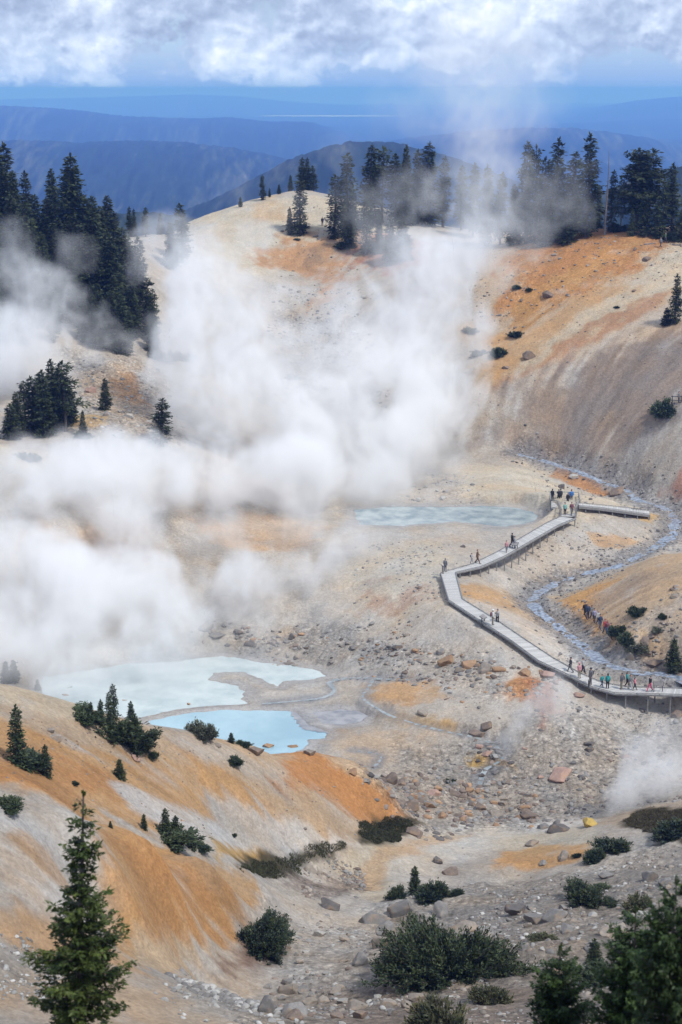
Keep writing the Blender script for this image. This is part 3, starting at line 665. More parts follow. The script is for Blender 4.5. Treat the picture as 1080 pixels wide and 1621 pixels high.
for nm, z, W_ in POLYS:
    cx, cyy = W_.mean(0)
    me = bpy.data.meshes.new('pool'); bm = bmesh.new()
    x0, y0 = W_.min(0)-3; x1, y1 = W_.max(0)+3
    ax = np.arange(x0, x1+.4, .3); ay = np.arange(y0, y1+.5, .3); PX_, PY_ = np.meshgrid(ax, ay)
    d = sdist_poly(W_, PX_, PY_); idx = {}; dother = None
    if nm == 'milky': dother = sdist_poly([p for p in POLYS if p[0] == 'blue'][0][2], PX_, PY_)+.55*fbm2(PX_/5, PY_/5, 5, 201, .6)+.28*fbm2(PX_/.8, PY_/.8, 3, 203)+.5*fbm2(PX_/5, PY_/5, 5, 202, .6)
    for i in range(len(ay)-1):
        for j in range(len(ax)-1):
            if d[i:i+2, j:j+2].min() < 2.2 and (dother is None or dother[i:i+2, j:j+2].min() > .12):
                vs = []
                for (a, c) in ((i, j), (i, j+1), (i+1, j+1), (i+1, j)):
                    if (a, c) not in idx: idx[(a, c)] = bm.verts.new((ax[c], ay[a], z-.06))
                    vs.append(idx[(a, c)])
                bm.faces.new(vs)
    bm.to_mesh(me); bm.free(); o = bpy.data.objects.new('pool_water', me); col.objects.link(o); me.materials.append(WM[nm]); tag(o, kind='structure')
m_creek = water_mat('creek_water', C('5f6878'), C('a3adbb'), .12, 2.2, .06, .5)
m_run = water_mat('runnel_water', C('6f7679'), C('9aa0a0'), .2, .8, .03)
for nm, hw, Q, zz in SLINES:
    T_ = np.gradient(Q, axis=0); T_ /= np.linalg.norm(T_, axis=1)[:, None]+1e-9; Nn = np.stack([-T_[:, 1], T_[:, 0]], 1)
    me = bpy.data.meshes.new('stream'); bm = bmesh.new(); rows = []
    s = np.arange(len(Q))*.8
    wk_ = 1.0 if nm == 'creek' else .62; lft = wk_*hw*(.9+.8*fbm2(s/3, s*0, 3, 5)); rgt = wk_*hw*(.9+.8*fbm2(s/3, s*0+9, 3, 6))
    lev = zz - (.22 if nm == 'creek' else .112 if hw > .45 else .127)
    for i in range(len(Q)):
        a = Q[i]+Nn[i]*lft[i]; c = Q[i]-Nn[i]*rgt[i]
        rows.append([bm.verts.new((*(a*(1-t)+c*t), lev[i])) for t in (0, .25, .5, .75, 1)])
    for r0, r1 in zip(rows[:-1], rows[1:]):
        for k in range(4): bm.faces.new((r0[k], r0[k+1], r1[k+1], r1[k]))
    bm.to_mesh(me); bm.free(); o = bpy.data.objects.new('stream_water', me); col.objects.link(o); me.materials.append(m_creek if nm == 'creek' else m_run); tag(o, kind='structure')

# ------------------------------------------------------------------ far country
FAR = [   # distance, front reach, back reach, crest as (px, py)
 (1500, 900, 500, [(-500,345),(100,352),(170,342),(240,338),(300,346),(400,372),(600,380),(900,330),(1010,285),(1060,268),(1120,262),(1400,250)]),
 (3000, 2000, 1500, [(-600,460),(200,400),(280,345),(330,322),(400,286),(450,258),(510,236),(560,225),(620,228),(700,246),(800,285),(900,320),(1200,340),(1600,340)]),
 (6500, 4600, 3000, [(-700,215),(0,224),(60,226),(130,230),(200,226),(290,226),(370,236),(430,250),(470,268),(520,300),(600,330),(700,345),(1600,345)]),
 (9500, 5200, 4000, [(-700,300),(500,300),(560,255),(640,228),(720,212),(800,207),(900,206),(960,212),(1030,226),(1100,246),(1300,280),(1700,300)]),
 (12500, 6500, 5000, [(-800,160),(0,167),(60,170),(130,176),(200,186),(300,188),(370,186),(430,193),(490,195),(520,206),(580,235),(700,270),(1700,290)]),
 (24000, 9000, 9000, [(-900,240),(500,240),(760,225),(850,200),(890,183),(940,172),(1000,160),(1050,154),(1080,152),(1200,150),(1800,160)]),
 (33000, 8000, 8000, [(-1000,165),(0,158),(160,156),(300,149),(380,152),(480,163),(560,168),(900,170),(1900,170)]),
]
fy_ = np.concatenate([np.linspace(418, 1000, 50), np.geomspace(1010, 42000, 620)])
fu_ = np.linspace(-.46, .46, 760)
FU, FY = np.meshgrid(fu_, fy_); FX = FU*FY*1.0
pxs = 540+FX/(FY*.985)*FPX
Zf = np.interp(FY, [400, 700, 1500, 4000, 9000, 16000, 42000], [10, -90, -230, -300, -330, -300, -300])
for (Yc, fr, bk, prof) in FAR:
    pp = np.array(prof); cpy = np.interp(pxs, pp[:, 0], pp[:, 1]); sl_ = np.tan(PITCH+np.arctan((cpy-810.5)/FPX))
    zc = EYE-Yc*sl_
    Ywob = Yc*(1+.06*fbm2(FX/(Yc*.15), FX*0, 3, 300))
    dd = np.where(FY < Ywob, (Ywob-FY)/fr, (FY-Ywob)/bk)
    floor = -300 if Yc > 2000 else -240
    hump = zc-(zc-floor)*sstep(0, 1, dd)*1.0
    hump = np.where(dd < 1, hump+Yc*.0022*fbm2(FX/(Yc*.06), FY/(Yc*.10), 5, 301)*sstep(0, .25, dd), -999)
    Zf = np.maximum(Zf, hump)
Zf += np.minimum(FY*.0011, 6)*fbm2(FX/(FY*.0016+3), FY/(FY*.006+6), 2, 310)*sstep(600, 1500, FY)*(FY < 16000)
fc = np.empty(FX.shape+(3,), F32)
fn = fbm2(FX/(FY*.012+20), FY/(FY*.05+50), 5, 320, .7); fn2 = fbm2(FX/(FY*.002+5), FY/(FY*.012+12), 3, 321, .8)
forest = np.array([.014, .026, .018]); scrub = np.array([.055, .062, .045]); bare = np.array([.30, .29, .27])
k = sstep(.0, .7, fn+fn2*.5)[..., None]; fc[:] = forest*(1-k)+scrub*k
k = sstep(.62, .9, fn+fn2*.35)[..., None]*(FY < 14000)[..., None]; fc[:] = fc*(1-k*.35)+bare*k*.35
fc *= (1+.8*fn2)[..., None]
far = grid_mesh('hills', FX, FY, Zf, np.clip(fc, .008, .5))
m_far, nt, b = mat('forested_hills'); at = nt.nodes.new('ShaderNodeAttribute'); at.attribute_name = 'tint'; nt.links.new(at.outputs['Color'], b.inputs['Base Color']); setin(b, 'Roughness', 1.0); setin(b, 'Specular IOR Level', .1)
far.data.materials.append(m_far); tag(far, kind='structure')
# pale lake on the plain
me = bpy.data.meshes.new('lake'); bm = bmesh.new()
vs = [bm.verts.new((x, y, -284)) for x, y in ((-1200, 22900), (-200, 22500), (500, 22600), (900, 23000), (300, 23700), (-900, 23600))]
bm.faces.new(vs); bm.to_mesh(me); bm.free(); o = bpy.data.objects.new('lake', me); col.objects.link(o)
m_lake = water_mat('lake_water', (.45, .48, .52), (.55, .56, .58), .8, .001); me.materials.append(m_lake); tag(o, kind='structure')

# ------------------------------------------------------------------ air
def box_obj(name, lo, hi, m):
    me = bpy.data.meshes.new(name); bm = bmesh.new(); bmesh.ops.create_cube(bm, size=1)
    for v in bm.verts: v.co = Vector(((lo[i]+hi[i])/2+v.co[i]*(hi[i]-lo[i]) for i in range(3)))
    bm.to_mesh(me); bm.free(); me.materials.append(m); o = bpy.data.objects.new(name, me); col.objects.link(o); return o
if 'nohaze' not in TEST:
    m_haze = bpy.data.materials.new('air'); m_haze.use_nodes = True; nt = m_haze.node_tree; nt.nodes.clear()
    pv = nt.nodes.new('ShaderNodeVolumePrincipled'); setin(pv, 'Color', (.17, .345, 1.0, 1)); setin(pv, 'Absorption Color', (.35, .50, 1, 1)); setin(pv, 'Density', 1/7600); setin(pv, 'Anisotropy', 0.0)
    ou = nt.nodes.new('ShaderNodeOutputMaterial'); nt.links.new(pv.outputs[0], ou.inputs['Volume'])
    hzb = box_obj('haze', (-21000, -40, -420), (21000, 42500, 82), m_haze); tag(hzb, kind='stuff')
# ------------------------------------------------------------------ plants
def mesh_np(name, V, Fq, m, tint=None, smooth=False):
    me = bpy.data.meshes.new(name); V = np.asarray(V, F32); Fq = np.asarray(Fq, np.int32); k = Fq.shape[1]
    me.vertices.add(len(V)); me.vertices.foreach_set('co', V.ravel())
    me.loops.add(Fq.size); me.loops.foreach_set('vertex_index', Fq.ravel())
    me.polygons.add(len(Fq)); me.polygons.foreach_set('loop_start', np.arange(0, Fq.size, k, dtype=np.int32))
    me.update(calc_edges=True)
    if smooth: me.polygons.foreach_set('use_smooth', np.ones(len(Fq), bool))
    if tint is not None:
        a = me.color_attributes.new('tint', 'FLOAT_COLOR', 'POINT'); c4 = np.ones((len(V), 4), F32); c4[:, :3] = tint; a.data.foreach_set('color', c4.ravel())
    if m: me.materials.append(m)
    return me
m_leaf, nt, b = mat('needles'); at = nt.nodes.new('ShaderNodeAttribute'); at.attribute_name = 'tint'
oi = nt.nodes.new('ShaderNodeObjectInfo')
kk = mth(nt, 'MULTIPLY_ADD', oi.outputs['Random'], .5, .75)
nt.links.new(mixc(nt, 1.0, at.outputs['Color'], kk, 'MULTIPLY'), b.inputs['Base Color']); setin(b, 'Roughness', .6); setin(b, 'Specular IOR Level', .3)
m_bark, nt, b = mat('bark'); nt.links.new(ramp(nt, objnoise(nt, 6, 5, .7), [(.3, (.045, .035, .03)), (.7, (.15, .125, .11))]), b.inputs['Base Color']); setin(b, 'Roughness', .9)
m_dead, nt, b = mat('bleached_wood'); nt.links.new(ramp(nt, objnoise(nt, 6, 5, .7), [(.3, (.10, .085, .08)), (.7, (.26, .23, .21))]), b.inputs['Base Color']); setin(b, 'Roughness', .9)
def tube(V, Fq, P, Rr, n=6):
    o = len(V); P = np.asarray(P, float)
    for i, p in enumerate(P):
        d = P[min(i+1, len(P)-1)]-P[max(i-1, 0)]; d /= np.linalg.norm(d)+1e-9
        a = np.cross(d, (0, 1, .13) if abs(d[1]) < .9 else (1, 0, .1)); a /= np.linalg.norm(a); b2 = np.cross(d, a)
        for k in range(n):
            t = 2*math.pi*k/n; V.append(p+(a*math.cos(t)+b2*math.sin(t))*Rr[i])
    for i in range(len(P)-1):
        for k in range(n):
            Fq.append((o+i*n+k, o+i*n+(k+1) % n, o+(i+1)*n+(k+1) % n, o+(i+1)*n+k))
def sprays(rs, P, D, size, cols, wid=1.0):
    """flat needle sprays at points P along directions D: narrow kite quads"""
    n = len(P); R3 = rs.normal(size=(n, 3)); D = D+R3*.42; D /= np.linalg.norm(D, axis=1)[:, None]
    S = np.cross(D, rs.normal(size=(n, 3))*.55+np.array((0, 0, 1.0))); S /= np.linalg.norm(S, axis=1)[:, None]+1e-9
    L = size*(.6+.8*rs.rand(n))[:, None]; Wd = L*wid*(.13+.11*rs.rand(n))[:, None]
    a = P; b2 = P+D*L*.45+S*Wd; c = P+D*L; d = P+D*L*.5-S*Wd
    V = np.stack([a, b2, c, d], 1).reshape(-1, 3); Fq = np.arange(4*n).reshape(n, 4)
    return V, Fq, np.repeat(cols, 4, axis=0)
GREEN = np.array([.022, .034, .016]); GREEN2 = np.array([.046, .060, .022]); YG = np.array([.075, .09, .03]); BLUEG = np.array([.022, .038, .029])
def conifer(name, seed, H=15., rad=2.4, base=.12, spacing=.36, per=5, shape=.8, droop=.25, size=.5, dens=1.0, tops=((0, 0, 1.0),), ragged=.35, gap=.1, green=(GREEN, GREEN2), trunk_r=None, lean=0, bare=False):
    rs = np.random.RandomState(seed); TV, TF = [], []; PP, DD, CC = [], [], []
    tr = trunk_r or H*.017+.03
    for (ox, oy, hf) in tops:
        Ht = H*hf; zs = np.linspace(0, 1, 12)
        ax = np.stack([ox*np.minimum(zs*2.2, 1)+lean*zs**1.5+.012*H*np.sin(zs*5+seed), oy*np.minimum(zs*2.2, 1)+.010*H*np.cos(zs*4+seed), zs*Ht-(.6 if hf == 1 else 0)*(1-zs)], 1)
        tube(TV, TF, ax, [tr*(1-z)**.85*(1+.5*max(0, .08-z)/.08)+.012 for z in zs], 7)
        z = base*H; ph = rs.rand()*6
        while z < Ht*.985:
            f = (z-base*H)/(Ht-base*H); prof = (1-f)**shape*min(1, .45+f*3.2)
            c = np.array([np.interp(z/Ht, zs, ax[:, k]) for k in range(3)])
            wob = 1+ragged*math.sin(z*2.1+seed)*.5+ragged*(rs.rand()-.5)
            for k in range(per if f < .9 else 3):
                if rs.rand() < gap: continue
                a = ph+2*math.pi*k/per+rs.normal()*.25; L = max(.10*size, rad*prof*wob*(.65+.5*rs.rand())) + .12*size
                el = .45*(f-.35)-droop*(1-f)+rs.normal()*.12
                t = np.linspace(0, 1, max(3, int(L/(.30*size)*dens)))
                dr = np.stack([np.cos(a)*L*t, np.sin(a)*L*t, L*(math.sin(el)*t-droop*.5*t*t+.22*t**3)], 1)
                B = c+dr; d0 = np.array([math.cos(a), math.sin(a), el*.6])
                if L > .5: tube(TV, TF, B[::max(1, len(B)//3)], np.linspace(tr*.16*(1-f)+.008, .006, len(B[::max(1, len(B)//3)])), 4)
                if bare: continue
                sel = t > (.12 if f > .3 else .28); B2 = B[sel]; tt = t[sel]
                rep = (4 if size > .2 else 8)
                off = rs.normal(size=(len(B2)*rep, 3))*np.array([1, 1, .38])*(.30*size+.10*L*(1-np.repeat(tt, rep)*.7))[:, None]*.9
                P = np.repeat(B2, rep, 0)+off
                side = np.array([-math.sin(a), math.cos(a), 0])
                D = d0+side*rs.normal(size=(len(P), 1))*.8+np.array([0, 0, -.18])
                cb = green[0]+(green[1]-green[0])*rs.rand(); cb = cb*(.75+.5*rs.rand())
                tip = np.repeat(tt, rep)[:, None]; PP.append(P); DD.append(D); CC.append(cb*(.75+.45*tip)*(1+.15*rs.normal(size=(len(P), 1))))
            z += spacing*(.7+.6*rs.rand())*(1-.45*f); ph += 2.4
        n = 14; P = ax[-1]+np.stack([rs.normal(size=n)*.03*size, rs.normal(size=n)*.03*size, -rs.rand(n)*.9*size-0*zs[0]], 1)
        if not bare: PP.append(P); DD.append(np.tile([0, 0, 1.0], (n, 1))+rs.normal(size=(n, 3))*.25); CC.append(np.tile(green[1], (n, 1)))
    trunk = mesh_np(name+'_trunk', TV, TF, m_dead if bare else m_bark, smooth=True)
    if bare: return trunk, None
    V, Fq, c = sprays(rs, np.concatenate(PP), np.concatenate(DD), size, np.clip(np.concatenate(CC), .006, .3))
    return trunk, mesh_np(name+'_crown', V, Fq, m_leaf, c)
def bush(name, seed, Rr=1.0, Hh=.62, n=70, size=.22, green=(GREEN, GREEN2), spiky=.3, dens=1.0):
    rs = np.random.RandomState(seed); TV, TF = [], []; PP, DD, CC = [], [], []
    lob = rs.rand(6)*6.28
    for i in range(n):
        a = rs.rand()*6.283; e = math.asin(min(.98, rs.rand()**.75*.98)); rr = 1+.22*math.sin(2*a+lob[0])+.16*math.sin(3*a+lob[1])+.12*math.sin(5*a+lob[2]+3*e)+.28*spiky*rs.normal()
        tip = np.array([math.cos(a)*math.cos(e)*Rr*rr, math.sin(a)*math.cos(e)*Rr*rr, math.sin(e)*Hh*rr+.04])
        s0 = np.array([math.cos(a)*Rr*.12, math.sin(a)*Rr*.12, -.08]); L = np.linalg.norm(tip-s0)
        t = np.linspace(0, 1, max(4, int(L/(size*.33)*dens))); mid_ = (s0+tip)/2+np.array([0, 0, -.05*Rr])
        B = s0*((1-t)**2)[:, None]+mid_*(2*t*(1-t))[:, None]+tip*(t**2)[:, None]
        tube(TV, TF, B[::max(1, len(B)//3)], np.linspace(.022*Rr, .006, len(B[::max(1, len(B)//3)])), 4)
        sel = t > .35; B2 = B[sel]; tt = t[sel]; rep = 8
        P = np.repeat(B2, rep, 0)+rs.normal(size=(len(B2)*rep, 3))*size*.45
        d0 = (tip-mid_)/np.linalg.norm(tip-mid_)+np.array([0, 0, .25*spiky])
        D = d0+rs.normal(size=(len(P), 3))*.45
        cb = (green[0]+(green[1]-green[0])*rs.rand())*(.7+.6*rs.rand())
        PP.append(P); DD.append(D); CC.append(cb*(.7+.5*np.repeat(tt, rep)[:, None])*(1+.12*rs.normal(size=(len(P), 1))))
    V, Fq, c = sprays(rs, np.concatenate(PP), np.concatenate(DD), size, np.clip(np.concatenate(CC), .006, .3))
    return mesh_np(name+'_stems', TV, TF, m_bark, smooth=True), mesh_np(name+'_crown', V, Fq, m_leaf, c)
PROTO = {
 'A1': conifer('hemlock', 11, 15, 2.1, .10, .34, 5, .75, .30, .55, 1.0, ragged=.6),
 'A2': conifer('hemlock', 12, 15, 1.9, .16, .36, 5, .7, .35, .55, 1.0, ragged=.7, gap=.16),
 'B1': conifer('fir', 21, 19, 4.4, .05, .36, 7, .85, .22, .7, 1.0, ragged=.35, gap=.04),
 'B2': conifer('fir', 22, 15, 3.0, .06, .34, 6, .85, .22, .6, 1.0, ragged=.4, gap=.05),
 'C1': conifer('hemlock', 31, 14, 3.0, .30, .40, 5, .45, .28, .6, 1.0, tops=((0, 0, 1.), (1.1, .4, .94)), ragged=.7, gap=.12),
 'C2': conifer('hemlock', 32, 13, 2.5, .34, .42, 5, .5, .3, .6, .9, ragged=.8, gap=.2),
 'D1': conifer('fir', 41, 5, 1.25, .02, .20, 6, .85, .15, .34, 1.0, ragged=.4, gap=.03),
 'D2': conifer('fir', 42, 5, 1.0, .02, .20, 6, .8, .10, .32, 1.0, ragged=.5, gap=.05, green=(GREEN2, YG)),
 'F1': conifer('spire', 51, 10, .85, .04, .28, 5, .45, .35, .42, 1.0, ragged=.8, gap=.12),
 'F2': conifer('spire', 52, 10, 1.15, .10, .34, 4, .5, .45, .42, .9, ragged=.9, gap=.25),
 'S1': conifer('snag', 61, 13, .9, .25, .8, 3, .6, .1, .4, .6, bare=True, trunk_r=.22, gap=.3),
 'N1': conifer('near fir', 71, 8.4, 1.25, .02, .16, 6, .8, .05, .085, 1.0, ragged=.6, gap=.10, green=(np.array([.014, .026, .006]), np.array([.046, .062, .012])), trunk_r=.085),
 'N2': conifer('near fir', 72, 6, 1.5, .02, .15, 8, .6, .0, .095, 1.0, ragged=.4, gap=.02, green=(np.array([.016, .034, .010]), np.array([.040, .068, .015])), trunk_r=.09),
 'K1': bush('krummholz', 81, 1.0, .62, 90, .17), 'K2': bush('krummholz', 82, 1.0, .5, 80, .17, spiky=.6),
 'K3': bush('krummholz', 83, 1.0, .75, 90, .18, green=(BLUEG, GREEN2), spiky=.4), 'K4': bush('sagebrush', 84, 1.0, .7, 80, .16, green=(np.array([.075, .085, .06]), np.array([.12, .125, .085]))),
 'K5': bush('mat', 85, 1.0, .22, 80, .15, green=(np.array([.04, .05, .022]), np.array([.075, .07, .03]))),
 'KB': bush('big krummholz', 86, 1.0, .50, 420, .062, spiky=.6, dens=.7), 'KC': bush('big krummholz', 87, 1.0, .62, 300, .075, green=(BLUEG, GREEN2), spiky=.3, dens=.8),
}
HREF = dict(A1=15, A2=15, B1=19, B2=15, C1=14, C2=13, D1=5, D2=5, F1=10, F2=10, S1=13, N1=8.4, N2=6)
def plant(kind, loc, sx_, sz_, name, label, cat, group, rz=None, tilt=0):
    a, c = PROTO[kind]
    e = bpy.data.objects.new(name, None); col.objects.link(e); e.location = loc; e.rotation_euler = (0, tilt, rng.random()*6.28 if rz is None else rz); e.scale = (sx_, sx_, sz_)
    e.empty_display_size = .3
    tag(e, label, cat, group)
    o = bpy.data.objects.new('trunk' if kind[0] != 'K' else 'stems', a); col.objects.link(o); o.parent = e
    if c: o = bpy.data.objects.new('crown', c); col.objects.link(o); o.parent = e
    return e
def tdepth(Y, z): return Y*CP+(EYE-z)*SP
def tree(kind, px, bpy_, tpy, label, group, Y=None, wf=1.0, name='conifer_tree', cat='tree', sink=.15):
    if Y is None: p = ground(px, bpy_)
    else:
        x = (px-540)/FPX*tdepth(Y, float(hz((px-540)/FPX*Y, Y))); p = Vector((x, Y, float(hz(x, Y))))
    H = (EYE-slope_of(tpy)*p.y)-p.z
    s = H/HREF[kind]
    if H < .5: print('short tree', px, bpy_, tpy, H); return
    p.z = lowz(p.x, p.y)-sink
    return plant(kind, p, s*wf*(.86 if s > .55 else 1.0), s, name, label, cat, group)
def shrub(kind, px, py, wpx, hf, label, group, Y=None, name='shrub'):
    """px, py: foot of the shrub; wpx: its width"""
    p = ground(px, py) if Y is None else Vector(pt(px, py, Y))
    r = wpx/2*tdepth(p.y, p.z)/FPX; p.z = lowz(p.x, p.y)-.05*r; p.y += r*.5
    return plant(kind, p, r, r*hf, name, label, 'shrub', group)
GR = 'conifers along the right ridge'; GM = 'conifers on the middle hilltop'; GL = 'conifers of the left hillside forest'; GB = 'trees on the steaming left bank'
